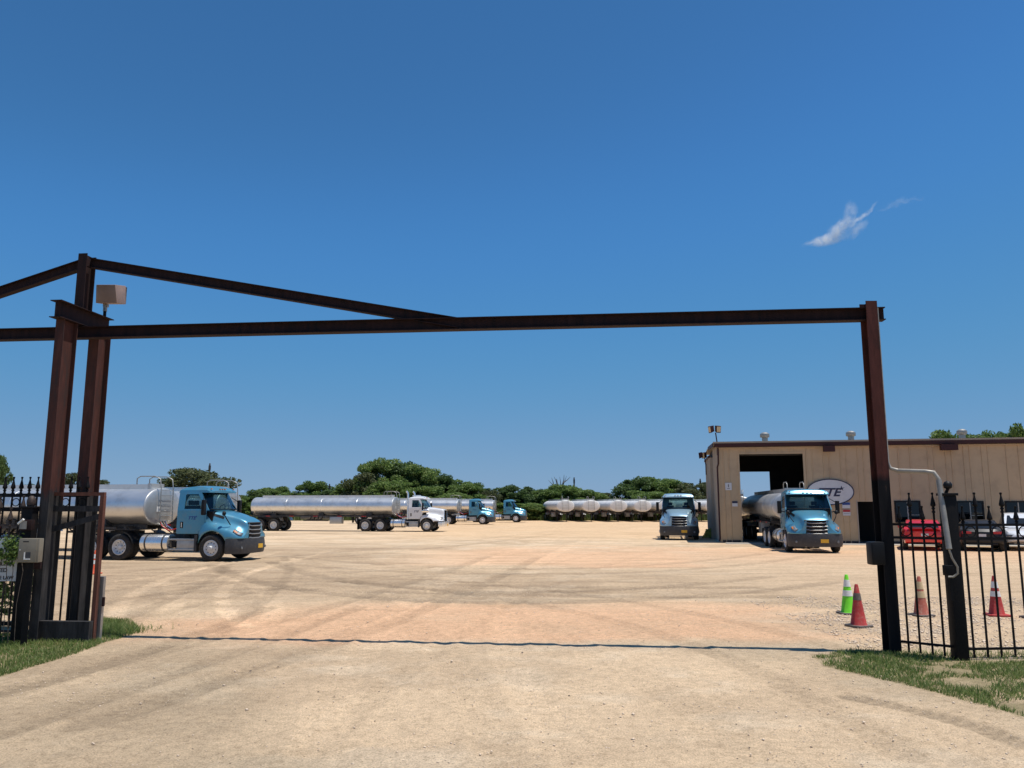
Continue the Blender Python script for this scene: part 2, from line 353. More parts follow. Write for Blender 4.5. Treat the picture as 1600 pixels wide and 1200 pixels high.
mixc(grey, .5 * soft(n1, .46, .66)); mixc(pale, .6 * soft(n2, .5, .72)); mixc(grey, .3 * soft(fbm(X * .5 + 70, Y * .8 + 20, 5), .5, .66))
# compacted grey-brown band where lorries turn, sandy orange fill in front of it and beyond
edge = (n1 - .5) * 5 + (n2 - .5) * 2
band = soft(Y + edge, 15.8, 18) * (1 - soft(Y + edge, 25, 29)); mixc(grey, .5 * band * (.6 + .8 * n2).clip(0, 1))
left = soft(-X + edge, 3, 8) * soft(Y, 14, 18) * (1 - soft(Y, 38, 50)); mixc(grey, .55 * left)
org = soft(Y + edge * .5, 12.4, 13.6) * (1 - soft(Y + edge * .6, 16, 18.2)) * soft(X + edge, -7, -3.5) * (1 - soft(X + edge, 4.2, 7)); mixc(orange, .95 * org * (.55 + .9 * n2).clip(0, 1))
org2 = soft(Y + edge * 1.5, 27, 31) * (1 - soft(Y + edge * 2, 36, 44)) * soft(X, -6, 0); mixc(orange, .8 * org2)
far = soft(Y, 44, 62) * soft(X + .06 * Y, -9, 0); mixc(np.array([.64, .45, .28]), .75 * far * (.5 + n3).clip(0, 1))
rt = soft(X, 6, 8) * soft(Y, 12.6, 15) * (1 - soft(Y, 30, 40)); mixc(np.array([.57, .43, .30]), .7 * rt)
# darker broken shoulders of the drive, left and right of the mouth
sh = soft(-X - .55 * (Y - 7) + edge * .3, .8, 2.4) * (1 - soft(Y, 12, 14)); mixc(np.array([.40, .315, .22]), .6 * sh * (.4 + n2).clip(0, 1))
sh = soft(X - .5 * (10.5 - Y) + edge * .3, 2.4, 4.2) * (1 - soft(Y, 12, 13.5)); mixc(np.array([.42, .335, .235]), .6 * sh * (.4 + n2).clip(0, 1))
for pts, gap, w, li in TRACKS:
    B = bez(pts)
    d = np.gradient(B, axis=0); nrm = np.stack([-d[:, 1], d[:, 0]], 1) / np.linalg.norm(d, axis=1)[:, None]
    for sd in ((-.5, .5) if gap else (0,)):
        L = B + nrm * gap * sd
        sel = (Y < 60) & (X > L[:, 0].min() - 1) & (X < L[:, 0].max() + 1) & (Y > L[:, 1].min() - 1) & (Y < L[:, 1].max() + 1)
        idx = np.nonzero(sel); px, py = X[idx], Y[idx]; best = np.full(px.shape, 9.); arc = np.zeros(px.shape); acc = 0
        for i in range(len(L) - 1):
            a, b = L[i], L[i + 1]; ab = b - a; ln = np.hypot(*ab); t = np.clip(((px - a[0]) * ab[0] + (py - a[1]) * ab[1]) / (ln * ln + 1e-9), 0, 1)
            dd = np.hypot(px - a[0] - ab[0] * t, py - a[1] - ab[1] * t); k = dd < best; best[k] = dd[k]; arc[k] = acc + t[k] * ln; acc += ln
        wob = (fbm(px * 1.5, py * 1.5, 3) - .5)
        mk = soft(-best, -(w * .75 + wob * .25), -w * .35) * np.clip(.35 + 1.3 * fbm(px * .8 + 5, py * .8, 3), 0, 1)
        tread = .5 + .5 * np.sin((arc + np.abs(best) * .6) * 2 * math.pi / .16)
        C[idx] = np.clip(C[idx] * (1 + (li * 3.2 * mk * (.6 + .5 * tread))[:, None]), .05, .8)
        Z[idx] += -.012 * mk + .006 * mk * tread + .010 * soft(-np.abs(best - w * .7), -.09, 0)
mg = (inpoly(X, Y, VERGE_L) | inpoly(X, Y, VERGE_R)).astype(float)
mixc(np.array([.25, .215, .12]), mg * .75 * soft(n2, .3, .5))
field = soft(Y + (n2 - .5) * 5 + .02 * np.abs(X), 113, 117); lf = soft(-X + (n2 - .5) * 6, 42, 48) * soft(Y, 40, 60)
mixc(np.array([.10, .135, .04]), np.maximum(field, lf))
C *= (.9 + .2 * n4)[..., None] * np.array([1.02, .99, .93])
nx, ny = len(xs), len(ys); I = np.arange(nx * ny).reshape(ny, nx)
gm = np_mesh('ground', np.stack([X, Y, Z], -1).reshape(-1, 3), np.stack([I[:-1, :-1], I[:-1, 1:], I[1:, 1:], I[1:, :-1]], -1).reshape(-1, 4))
at = gm.color_attributes.new('dirt', 'FLOAT_COLOR', 'POINT')
at.data.foreach_set('color', np.concatenate([C.reshape(-1, 3), np.ones((nx * ny, 1))], 1).astype(np.float32).ravel())
m, n, l, b = _nt('yard_dirt')
vc = n.new('ShaderNodeVertexColor'); vc.layer_name = 'dirt'
geo = n.new('ShaderNodeNewGeometry'); pos = geo.outputs['Position']
def mulc(c, fac, rng_=None):
    mx = n.new('ShaderNodeMix'); mx.data_type = 'RGBA'; mx.blend_type = 'MULTIPLY'; mx.inputs[0].default_value = 1
    if rng_ is not None:                                   # lorry-worn streaks belong to the yard, not to the mouth of the drive
        sp = n.new('ShaderNodeSeparateXYZ'); l.new(pos, sp.inputs[0]); l.new(sp.outputs['Y'], rng_.inputs[0]); rng_.inputs[1].default_value = 13; rng_.inputs[2].default_value = 19; l.new(rng_.outputs[0], mx.inputs[0])
    l.new(c, mx.inputs[6]); l.new(fac, mx.inputs[7]); return mx.outputs[2]
c = vc.outputs['Color']
c = mulc(c, _ramp(n, l, _noise(n, l, 55, 6, vec=pos, rough=.75), [(.3, (.5, .47, .43)), (.48, (.98, .98, .97)), (.7, (1.38, 1.36, 1.32))]))
mp = n.new('ShaderNodeMapping'); mp.inputs['Scale'].default_value = (.3, 1.7, 1); mp.inputs['Rotation'].default_value = (0, 0, .06); l.new(pos, mp.inputs['Vector'])
c = mulc(c, _ramp(n, l, _noise(n, l, 1.0, 7, vec=mp.outputs[0], rough=.65), [(.32, (.8, .785, .76)), (.5, (1, 1, 1)), (.7, (1.1, 1.09, 1.08))]), n.new('ShaderNodeMapRange'))
c = mulc(c, _ramp(n, l, _noise(n, l, 9, 8, vec=pos, rough=.7), [(.3, (.74, .72, .69)), (.5, (1, 1, 1)), (.75, (1.2, 1.18, 1.14))]))
vo = n.new('ShaderNodeTexVoronoi'); vo.inputs['Scale'].default_value = 16; l.new(pos, vo.inputs['Vector'])
c = mulc(c, _ramp(n, l, vo.outputs['Distance'], [(.07, (.52, .47, .42)), (.15, (1, 1, 1))]))
l.new(c, b.inputs['Base Color']); b.inputs['Roughness'].default_value = .95; b.inputs['Specular IOR Level'].default_value = .15
bn = n.new('ShaderNodeBump'); bn.inputs['Strength'].default_value = .9; bn.inputs['Distance'].default_value = .03
l.new(_noise(n, l, 42, 8, vec=pos, rough=.75), bn.inputs['Height']); l.new(bn.outputs[0], b.inputs['Normal'])
gm.shade_smooth(); o = link('ground', gm, m); o['kind'] = 'structure'

# loose stones, gravel by the right-hand fence, grass
def stones(name, P, S, m, label):
    k = len(P); oc = np.array([(1, 0, 0), (0, 1, 0), (-1, 0, 0), (0, -1, 0), (0, 0, .8), (0, 0, -.6)], float)
    ft = np.array([(0, 1, 4), (1, 2, 4), (2, 3, 4), (3, 0, 4), (1, 0, 5), (2, 1, 5), (3, 2, 5), (0, 3, 5)])
    V = oc[None] * (S[:, None, None] * rng.uniform(.55, 1.3, (k, 6, 3))); a = rng.uniform(0, 6.28, k)
    Vx = V[..., 0] * np.cos(a)[:, None] - V[..., 1] * np.sin(a)[:, None]; Vy = V[..., 0] * np.sin(a)[:, None] + V[..., 1] * np.cos(a)[:, None]
    V = np.stack([Vx + P[:, :1], Vy + P[:, 1:2], V[..., 2] * .8 + ground_z(P[:, 0], P[:, 1])[:, None] + S[:, None] * .25], -1)
    o = link(name, np_mesh(name, V.reshape(-1, 3), (ft[None] + 6 * np.arange(k)[:, None, None]).reshape(-1, 3)), m)
    o['kind'] = 'stuff'; o['label'] = label; o['category'] = 'gravel'; return o
P = np.stack([rng.uniform(5.2, 13, 26000), rng.uniform(12.3, 19, 26000)], 1)
keep = fbm(P[:, 0] * .7, P[:, 1] * .9, 4) + rng.uniform(-.2, .2, len(P)) - .04 * np.abs(P[:, 1] - 14.3) > .42
P = P[keep]; stones('gravel', P, rng.gamma(3, .0034, len(P)) + .004, M['stone'], 'pale crushed stone gravel spread behind the right fence')
P = np.stack([rng.uniform(-12, 9, 30000), 5.5 + 16 * rng.random(30000) ** 1.3], 1); P = P[(fbm(P[:, 0] * .5 + 3, P[:, 1] * .5, 4) + rng.uniform(-.25, .25, len(P))) > .5]
stones('loose_stones', P, rng.gamma(2, .0022, len(P)) + .003, M['stone'], 'small pale stones scattered over the dirt drive')
P = np.stack([rng.uniform(-10, 9, 900), 5.5 + 14 * rng.random(900)], 1)
stones('dark_pebbles', P, rng.gamma(2, .002, len(P)) + .003, M['stone_dark'], 'dark pebbles scattered over the dirt drive')
def blades(name, P, hgt, wid, m, label, lean=1.3):
    k = len(P); a = rng.uniform(0, 6.28, k); h = hgt * rng.uniform(.5, 1.35, k); w = wid * rng.uniform(.6, 1.4, k)
    dx, dy = np.cos(a) * w, np.sin(a) * w; la = rng.uniform(0, 6.28, k); ln = h * lean * rng.random(k); z = ground_z(P[:, 0], P[:, 1])
    V = np.empty((k, 5, 3))
    for j, (s, f, q) in enumerate(((-1, 0, 0), (1, 0, 0), (.7, .55, .35), (-.7, .55, .35), (0, 1, 1))):
        V[:, j, 0] = P[:, 0] + dx * s + np.cos(la) * ln * q; V[:, j, 1] = P[:, 1] + dy * s + np.sin(la) * ln * q; V[:, j, 2] = z - .01 + h * f
    i = 5 * np.arange(k)[:, None]; F = np.concatenate([i + [0, 1, 2], i + [0, 2, 3], i + [3, 2, 4]])
    o = link(name, np_mesh(name, V.reshape(-1, 3), F), m); o['kind'] = 'stuff'; o['label'] = label; o['category'] = 'grass'; return o
def scatter(poly, dens, thr, seed):
    q = np.array(poly); lo = q.min(0); hi = q.max(0); k = int((hi - lo).prod() * dens); r = np.random.default_rng(seed)
    P = lo + r.random((k, 2)) * (hi - lo); P = P[inpoly(P[:, 0], P[:, 1], poly)]
    nn = fbm(P[:, 0] * 1.1 + seed, P[:, 1] * 1.4, 4) + .25 * (fbm(P[:, 0] * 6, P[:, 1] * 6, 2) - .5)
    return P[nn + r.uniform(-.07, .07, len(P)) > thr]
P = scatter(VERGE_L, 2300, .36, 3); P = P[P[:, 0] > -13]
P2 = np.stack([rng.normal(-6.75, .28, 1500), rng.normal(13.75, .22, 1500)], 1)
h = np.concatenate([np.full(len(P), .065), np.full(len(P2), .11)])
blades('grass_verge', np.concatenate([P, P2]), h, .005, M['grass'], 'short green grass verge at the foot of the left posts')
P = scatter(VERGE_R, 2600, .43, 5); P = P[P[:, 0] < 11]
P2 = np.stack([rng.uniform(5.4, 10, 2200), rng.normal(11.65, .18, 2200)], 1)
blades('grass_verge', np.concatenate([P, P2]), np.concatenate([np.full(len(P), .06), np.full(len(P2), .07)]), .005, M['grass'], 'patchy green grass verge along the right fence')
P = np.stack([rng.uniform(-75, 45, 26000), rng.uniform(114, 124, 26000)], 1)
blades('field_grass', P, .75, .05, M['field'], 'tall rough grass along the far edge of the yard', .4)
P = np.stack([rng.uniform(-75, -46, 7000), rng.uniform(60, 114, 7000)], 1)
blades('field_grass', P, .5, .05, M['field'], 'rough grass at the left edge of the yard', .4)

# ------------------------------------------------------------------ gate frame of welded steel sections
FP = Vector((-7.43, 12.95, 0)); RP = Vector((-7.27, 13.72, 0)); PR = Vector((5.50, 11.93, 0))     # front-left, rear-left, right post
BZ = 5.02; CB = BZ + .12
bd = Vector((5.78, 11.95, 0)) - Vector((-7.28, 13.3, 0)); bd.normalize(); bn_ = Vector((-bd.y, bd.x, 0))
def bl(x): t = (x - (-7.28)) / bd.x; return Vector((-7.28, 13.3, 0)) + bd * t      # foot of the beam line at x
gf = empty('entrance_gateway', FP)
tag(gf, 'tall rusty steel gate frame with long beam spanning the drive', 'gate frame')
def piece(name, prof, p0, p1, xa, m):
    p0, p1 = Vector(p0) - FP, Vector(p1) - FP
    return MB().prism(prof, p0, p1, xa).build(name, m, gf)
up = Vector((0, 0, 1))
piece('post', ibeam(.15, .35), FP + up * -.15, FP + up * (BZ + .12), bn_, 'steel_grey')
piece('post', ibeam(.19, .34), RP + up * -.15, RP + up * CB, bn_, 'steel_grey')
piece('post', ibeam(.17, .23), PR + up * -.15, PR + up * 5.2, (0, 1, 0), 'steel_black')
piece('cross_beam', ibeam(.17, .2), bl(-16) + up * BZ, bl(5.74) + up * BZ, up, 'steel')
CB = BZ + .12
piece('cap_beam', ibeam(.2, .29), FP - bn_ * .32 + up * (CB + .148), FP + bn_ * 1.12 + up * (CB + .148), up, 'steel')
K = FP + bn_ * .42 + bd * -.03
piece('king_post', ibeam(.16, .26), K + up * (CB + .296), K + up * 6.42, bn_, 'steel')
piece('tie_beam', ibeam(.12, .17), K + bd * .06 + up * 6.28, bl(-.86) + up * (BZ + .015), up, 'steel')
piece('tie_beam', ibeam(.12, .17), K - bd * .06 + up * 6.26, bl(-11.4) + up * (BZ + .02), up, 'steel')
mb = MB(); c = FP - bn_ * .19 - FP                              # small hasp bracket on the front post
mb.box((c.x - .05, c.y - .05, 1.12), (c.x + .06, c.y - .0, 1.28)); mb.build('bracket', 'steel', gf)
# cable conduit of the right post
cp = [H(1375, 500, 12.0), H(1386, 640, 11.97), H(1391, 715, 11.95)]
cx = PR.x + .1
pts = [(cx, 11.86, 5.1), (cx, 11.86, 2.74), (cx + .02, 11.84, 2.65), (cx + .11, 11.8, 2.61)]
q = H(1462, 740, 11.45); pts += [(q.x - .12, 11.5, q.z + .03), (q.x - .03, 11.45, q.z + .015), (q.x + .02, 11.42, q.z - .09)]
q2 = H(1483, 858, 11.2); pts += [(q2.x, q2.y, q2.z)]
cd = empty('cable_conduit', (cx, 11.86, 0)); tag(cd, 'grey cable conduit bridging from the right gate post to the black fence post', 'conduit')
def rel(ps, o): return [Vector(p) - o.location for p in ps]
MB().tube(rel(pts[:4], cd), [.018, .018, .024, .034], 10).build('riser', 'conduit', cd, 60)
MB().tube(rel(pts[3:7], cd), .034, 10).build('pipe', 'conduit', cd, 60)
MB().tube(rel(pts[6:], cd), .038, 10).build('pipe', 'conduit', cd, 60)
q3 = [q2 + Vector((0, 0, 0)), q2 + Vector((.03, 0, -.12)), q2 + Vector((.10, .01, -.24)), q2 + Vector((.11, .03, -.33)), q2 + Vector((.06, .06, -.38)), q2 + Vector((0, .08, -.38))]
MB().tube(rel(q3, cd), .015, 8).build('flexible_end', 'conduit', cd, 60)
# black receiver box on the right post
rb = empty('gate_receiver_box', (PR.x - .1, 11.82, 1.25)); tag(rb, 'black box fixed to the inner side of the right gate post', 'control box')
MB().box((-.2, -.11, 0), (0, .08, .33)).build('housing', 'black', rb, bevel=.025)
MB().box((-.185, -.118, .03), (-.02, -.11, .30)).build('lid', 'black', rb, bevel=.004)
# floodlight on the rear end of the cap beam
fl = empty('floodlight', FP + bn_ * .98 + up * (CB + .297)); tag(fl, 'boxy tan floodlight on a short pole at the left gate post', 'floodlight')
MB().tube([(0, 0, 0), (0, 0, .14)], .028, 10).build('pole', 'iron', fl, 60)
MB().tube([(0, 0, .12), (0, 0, .22)], .036, 10).box((-.03, -.03, .2), (.05, .03, .26)).build('swivel', 'galv', fl)
hb = MB(); A = [(-.17, -.13, .24), (.21, -.13, .24), (.21, .2, .30), (-.17, .2, .30), (-.15, -.2, .56), (.19, -.2, .56), (.20, .17, .64), (-.16, .17, .64)]
A = [(x + .06, y, z) for x, y, z in A]
hb.add(A, [(0, 3, 2, 1), (4, 5, 6, 7), (0, 1, 5, 4), (1, 2, 6, 5), (2, 3, 7, 6), (3, 0, 4, 7)]).build('housing', 'light_box', fl, bevel=.012)
MB().box((-.12, .186, .31), (.27, .198, .62)).build('lens', 'lens', fl)

# ------------------------------------------------------------------ iron fences
def finial(mb, x, y, z, s=1.):
    """spear finial on a square picket; z = foot of the collar"""
    mb.lathe([(.017 * s, 0), (.026 * s, .005), (.026 * s, .02), (.017 * s, .026), (.017 * s, .05), (.026 * s, .055), (.026 * s, .07), (.014 * s, .08), (.038 * s, .105), (.036 * s, .125), (.014 * s, .22), (.010 * s, .25), (.018 * s, .27), (.018 * s, .285), (.006 * s, .29)], 8, (x, y, z))
FIN = MB(); finial(FIN, 0, 0, 0); FINM = FIN.build('finial', 'iron', None, 50); fin_mesh = FINM.data; bpy.data.objects.remove(FINM)
FB = MB(); finial(FB, 0, 0, 0, 1.15); t_ = FB.build('finial', 'iron_brown', None, 50); fin_brown = t_.data; bpy.data.objects.remove(t_)
def picket_mesh(h, m, r=.011):
    o = MB().box((-r, -r, .0), (r, r, h)).build('picket', m); me = o.data; bpy.data.objects.remove(o); return me
def ring(mb, c, ax, r=.075, t=.008, n=20):
    P = []
    for k in range(n + 1):
        a = 2 * math.pi * k / n; P.append(c + ax * (r * math.cos(a)) + up * (r * math.sin(a)))
    mb.tube(P, t, 6, False)
def fence(name, label, cat, a, b, pts, rails, foot, m='iron', fin=None, rings=(), group=None):
    """pts: list of (distance, tip height); rails: list of (z, half height)"""
    a, b = Vector((*a, 0)), Vector((*b, 0)); d = (b - a).normalized()
    e = empty(name, a); tag(e, label, cat, group)
    for z, hh in rails:
        MB().prism([(-hh, -.016), (hh, -.016), (hh, .016), (-hh, .016)], up * z, (b - a) + up * z, up).build('rail', m, e)
    ms = {}
    for t, tip in pts:
        h = tip - .29 - foot
        if h not in ms: ms[h] = picket_mesh(h, m)
        p = link('picket', ms[h], None, e); p.location = d * t + up * foot
        f = link('finial', fin or fin_mesh, None, p); f.location = (0, 0, h - .002)
    for t, z, r in rings:
        mb = MB(); ring(mb, d * t + up * z, d, r); mb.build('ring', m, e, 60)
    return e
# right: short panel, black post, long panel
a, b = (PR.x + .1, 11.84), (6.105, 11.42)
ln = math.hypot(b[0] - a[0], b[1] - a[1]); tt = [.02 + .07, .23, .37, .51]
fence('iron_fence', 'short black iron fence panel between the right gate post and black fence post', 'fence', a, b,
      [(ln * k, tp) for k, tp in ((.14, 2.1), (.37, 2.29), (.61, 2.1), (.84, 2.29))], [(1.83, .018), (1.64, .018), (.17, .016)], .03,
      rings=[(ln * .255, 1.735, .07), (ln * .72, 1.735, .07)])
bp = empty('fence_post', (6.19, 11.4, 0)); tag(bp, 'square black iron fence post with flat cap and small dome camera', 'post')
MB().box((-.085, -.085, -.1), (.085, .085, 2.24)).build('shaft', 'iron', bp, bevel=.008)
MB().box((-.105, -.105, 2.24), (.105, .105, 2.275)).build('cap', 'iron', bp, bevel=.006)
mb = MB(); mb.lathe([(.02, 0), (.055, .02), (.062, .06), (.045, .10), (.012, .118)], 16, (.02, -.0, 2.33)); mb.tube([(0, .03, 2.275), (.02, 0, 2.34)], .022, 8); mb.build('dome_camera', 'black', bp, 60)
MB().box((-.17, -.13, 1.14), (-.06, -.03, 1.28)).build('lock_housing', 'iron', bp, bevel=.01)
MB().box((-.12, -.11, .80), (-.085, -.04, 1.12)).build('strike_plate', 'iron', bp)
a, b = (6.28, 11.4), (10.6, 11.75)
fence('iron_fence', 'long black iron fence panel running right from the black fence post', 'fence', a, b,
      [(.11 + .2 * k, 2.1 if k % 2 == 0 else 2.29) for k in range(21)], [(1.83, .018), (1.64, .018), (.14, .016)], .02,
      rings=[(.21 + .4 * k, 1.735, .075) for k in range(10)])
# left: sliding gate leaf between the posts, a fixed panel nearer the camera, its black post
ga, gb = bl(-10.6) - bn_ * .02, bl(-6.98) - bn_ * .02
L = (gb - ga).length
fence('sliding_gate', 'tall dark iron sliding gate leaf drawn back between the left posts', 'gate', ga[:2], gb[:2],
      [(L - .05 - .147 * k, 2.58) for k in range(24)], [(2.27, .03), (2.04, .035), (.2, .03)], .12, 'iron',
      rings=[(L - .05 - .147 * (k + .5), 2.155, .062) for k in range(0, 24, 2)])
fence('iron_fence', 'brown weathered iron fence panel behind the prosecution sign', 'fence', (-11.2, 12.95), (-7.72, 12.78),
      [(3.42 - .19 * k, 2.26 if k % 2 == 0 else 2.07) for k in range(18)], [(1.79, .016), (1.6, .016), (.17, .016)], .03, 'iron_brown', fin_brown)
lp = empty('fence_post', (-7.62, 12.72, 0)); tag(lp, 'square black iron post with round dome beside the keypad box', 'post')
MB().box((-.085, -.085, -.1), (.085, .085, 2.06)).build('shaft', 'iron', lp, bevel=.008)
MB().box((-.11, -.11, 2.06), (.11, .11, 2.09)).build('cap', 'iron', lp, bevel=.006)
MB().lathe([(.05, 0), (.066, .03), (.066, .09), (.05, .14), (.02, .165)], 16, (.0, 0, 2.09)).build('dome_camera', 'iron_brown', lp, 60)
jb = empty('junction_box', (-7.60, 12.625, 1.72)); tag(jb, 'small rusty junction box on the black post above the keypad', 'box')
MB().box((-.06, -.09, 0), (.12, .01, .16)).build('housing', 'steel', jb, bevel=.008)
MB().box((-.055, -.097, .02), (.05, -.09, .14)).build('cover', 'conduit', jb)
MB().tube([(-.09, -.08, .10), (0, -.1, .17)], .018, 8).build('cable_gland', 'band', jb, 60)
kq = H(47, 860, 12.38); kp = empty('keypad_box', (kq.x, 12.42, kq.z - 1.35)); tag(kp, 'khaki metal keypad box on a dark pedestal by the left post', 'keypad')
MB().box((-.06, .02, -.15 - (kq.z - 1.35)), (.03, .045, 1.17)).build('pedestal', 'iron', kp)
MB().box((-.16, -.07, 1.17), (.15, .05, 1.53)).build('housing', 'beige_box', kp, bevel=.01)
MB().box((-.155, -.082, 1.175), (.12, -.07, 1.525)).build('door', 'beige_box', kp, bevel=.004)
MB().box((-.09, -.088, 1.475), (-.005, -.082, 1.49)).build('slot', 'black', kp)
mb = MB(); mb.box((-.055, -.1, 1.215), (.04, -.086, 1.23)); mb.box((-.055, -.1, 1.231), (-.043, -.086, 1.325)); mb.build('hood', 'band', kp)
MB().box((-.042, -.087, 1.231), (.036, -.0825, 1.325)).build('keypad', 'plastic', kp)
MB().lathe([(.008, 0), (.008, .012)], 10, (-.125, -.094, 1.36), 'Y').build('lock', 'chrome', kp)
# rusty guide frame to the right of the front post
gu = empty('gate_guide', bl(-6.56) - bn_ * .3); tag(gu, 'rusty welded guide frame with braces beside the front left post', 'frame')
o_ = gu.location; w = .92
def gb_(name, p0, p1, s1, s2, m='steel_brown'):
    return MB().prism([(-s1, -s2), (s1, -s2), (s1, s2), (-s1, s2)], p0, p1, up if abs((Vector(p1) - Vector(p0)).normalized().z) < .9 else bd).build(name, m, gu)
gb_('top_rail', bd * -w + up * 2.285, up * 2.285 + bd * .03, .028, .03)
gb_('upright', up * -.05, up * 2.256, .032, .035)
gb_('brace', bd * -w + up * 2.05, bd * -.034 + up * 2.05, .045, .012, 'steel_grey')
gb_('brace', bd * -w + up * 1.70, bd * -.034 + up * 1.93, .045, .012, 'steel_grey')
MB().prism([(-.17, -.05), (.17, -.05), (.17, .05), (-.17, .05)], bd * -.9 + up * .14 - bn_ * .09, bd * .02 + up * .14 - bn_ * .09, up).build('base_channel', 'steel_grey', gu)
MB().prism([(-.05, -.03), (.07, -.03), (.07, .03), (-.05, .03)], up * .0 + bn_ * .1, up * .98 + bn_ * .1, bd).build('stub_post', 'galv', gu)
MB().box((.08, .05, .52), (.11, .09, .66)).build('latch', 'steel', gu)
# notice hung on the left fence
sq = H(27, 908, 12.68); sg = empty('prosecution_sign', (sq.x - .24, 12.68, sq.z)); tag(sg, 'white warning sign about prosecution wired to the left fence', 'sign')
MB().box((-.62, -.006, 0), (.24, .0, .66)).build('panel', 'sign_white', sg)
for i, (s, sz, z) in enumerate((('NO', .13, .53), ('TRESPASSING', .125, .37), ('VIOLATORS WILL BE', .07, .26), ('PROSECUTED', .085, .165), ('TO THE FULLEST', .0, 0), ('EXTENT OF THE LAW', .075, .05))):
    if sz:
        o = link('lettering', text_mesh(s, sz, 0, .002, .002), M['ink'], sg); o.rotation_euler = (R(90), 0, 0); o.location = (-.19, -.009, z)
        o.scale = (min(1, .80 / max(.01, o.dimensions.x)),) + (1, 1) if o.dimensions.x > .8 else (1, 1, 1)
# vine climbing the sign
def leaf_cloud(name, P, s, m, parent):
    k = len(P); a = rng.normal(size=(k, 3)); a /= np.linalg.norm(a, axis=1)[:, None]; b_ = np.cross(a, rng.normal(size=(k, 3))); b_ /= np.linalg.norm(b_, axis=1)[:, None]
    s = s * rng.uniform(.6, 1.4, (k, 1)); c_ = np.cross(a, b_) * .25
    V = np.stack([P - a * s, P + b_ * s * .45 + c_ * s, P + a * s, P - b_ * s * .45 + c_ * s], 1).reshape(-1, 3)
    i = 4 * np.arange(k)[:, None]; return link(name, np_mesh(name, V, np.concatenate([i + [0, 1, 2], i + [0, 2, 3]])), m, parent)
vn = empty('climbing_vine', (sq.x - .05, 12.58, 0)); tag(vn, 'leafy green vine climbing in front of the white warning sign', 'plant')
for k in range(4):
    x = -.12 + .09 * k; MB().tube([(x, 0, -.03), (x + random.uniform(-.05, .05), -.02, .6), (x + random.uniform(-.08, .08), -.03, 1.1), (x + random.uniform(-.1, .1), -.03, 1.6 + random.uniform(0, .25))], .005, 5).build('stem', 'bark', vn)
cl = []
for cx_, cz, r_, k in ((-.02, 1.52, .13, 190), (.10, 1.42, .11, 170), (-.22, 1.36, .11, 150), (.02, 1.30, .10, 120), (-.3, .5, .2, 120)):
    cl.append(rng.normal(size=(k, 3)) * [r_ * .6, .05, r_ * .55] + [cx_, -.05, cz])
leaf_cloud('foliage', np.concatenate(cl), .032, M['leaf_a'], vn)
hg = empty('hedge_plant', (-9.5, 14.7, 0)); tag(hg, 'dark shrub growing behind the left sliding gate', 'shrub')
MB().tube([(0, 0, -.05), (.05, 0, .5), (0, .05, 1.2)], [.05, .04, .02], 7).build('stem', 'bark', hg)
leaf_cloud('foliage', rng.normal(size=(2600, 3)).clip(-1.8, 1.8) * [.5, .22, .36] + [0, 0, .85], .06, M['leaf_b'], hg)

# ------------------------------------------------------------------ traffic cones
def cone(p, h, cm, bm_, label, bands, name='traffic_cone', rz=0., tilt=0.):
    e = empty(name, (p.x, p.y, float(ground_z(np.array([p.x]), np.array([p.y]))[0]) + .004), rz); tag(e, label, 'cone', 'traffic cones'); e.rotation_euler.x = tilt
    s = h / .72; r0, r1 = .135 * s, .03 * s
    rad = lambda z: r0 + (r1 - r0) * (z - .03) / (h - .03)
    MB().lathe([(rad(.03) + .012, .028), (rad(.05), .045), (rad(h * .5), h * .5), (r1, h - .012), (r1 * .75, h)], 24).build('body', cm, e, 50)
    b = MB(); q = .19 * s; k = .05; b.prism([(-q, -q + k), (-q + k, -q), (q - k, -q), (q, -q + k), (q, q - k), (q - k, q), (-q + k, q), (-q, q - k)], (0, 0, 0), (0, 0, .03), (1, 0, 0)); b.build('base', bm_, e, bevel=.006)
    for z0, z1, m in bands:
        MB().lathe([(rad(z0) + .001, z0), (rad(z0) + .0035, z0 + .001), (rad(z1) + .0035, z1 - .001), (rad(z1) + .001, z1)], 24).build('band', m, e, 50)
    return e
cone(G(1326, 959), .75, 'greencone', 'conebase', 'lime green traffic cone with two white bands', [(.34, .45, 'band'), (.52, .65, 'band')])
cone(G(1342, 979), .72, 'redcone', 'conebase', 'scuffed red traffic cone in front of the lime green cone', [(.45, .57, 'conebase')], rz=.4)
cone(G(1440, 962), .74, 'fadecone', 'conebase', 'faded brownish traffic cone with buff bands behind the short fence panel', [(.34, .46, 'bandbuff'), (.50, .64, 'bandbuff')], rz=.2)
cone(G(1558, 962), .75, 'redcone', 'redcone', 'dark red traffic cone with white bands behind the long fence panel', [(.36, .46, 'band'), (.52, .64, 'band')], rz=-.1)
cone(G(1615, 966), .72, 'orange', 'conebase', 'traffic cone at the right edge of the picture showing its base', [(.36, .46, 'band')], rz=.3)
cone(G(147, 897), .72, 'orange', 'orange', 'orange traffic cone with white bands behind the left guide frame', [(.30, .42, 'band'), (.47, .60, 'band')])

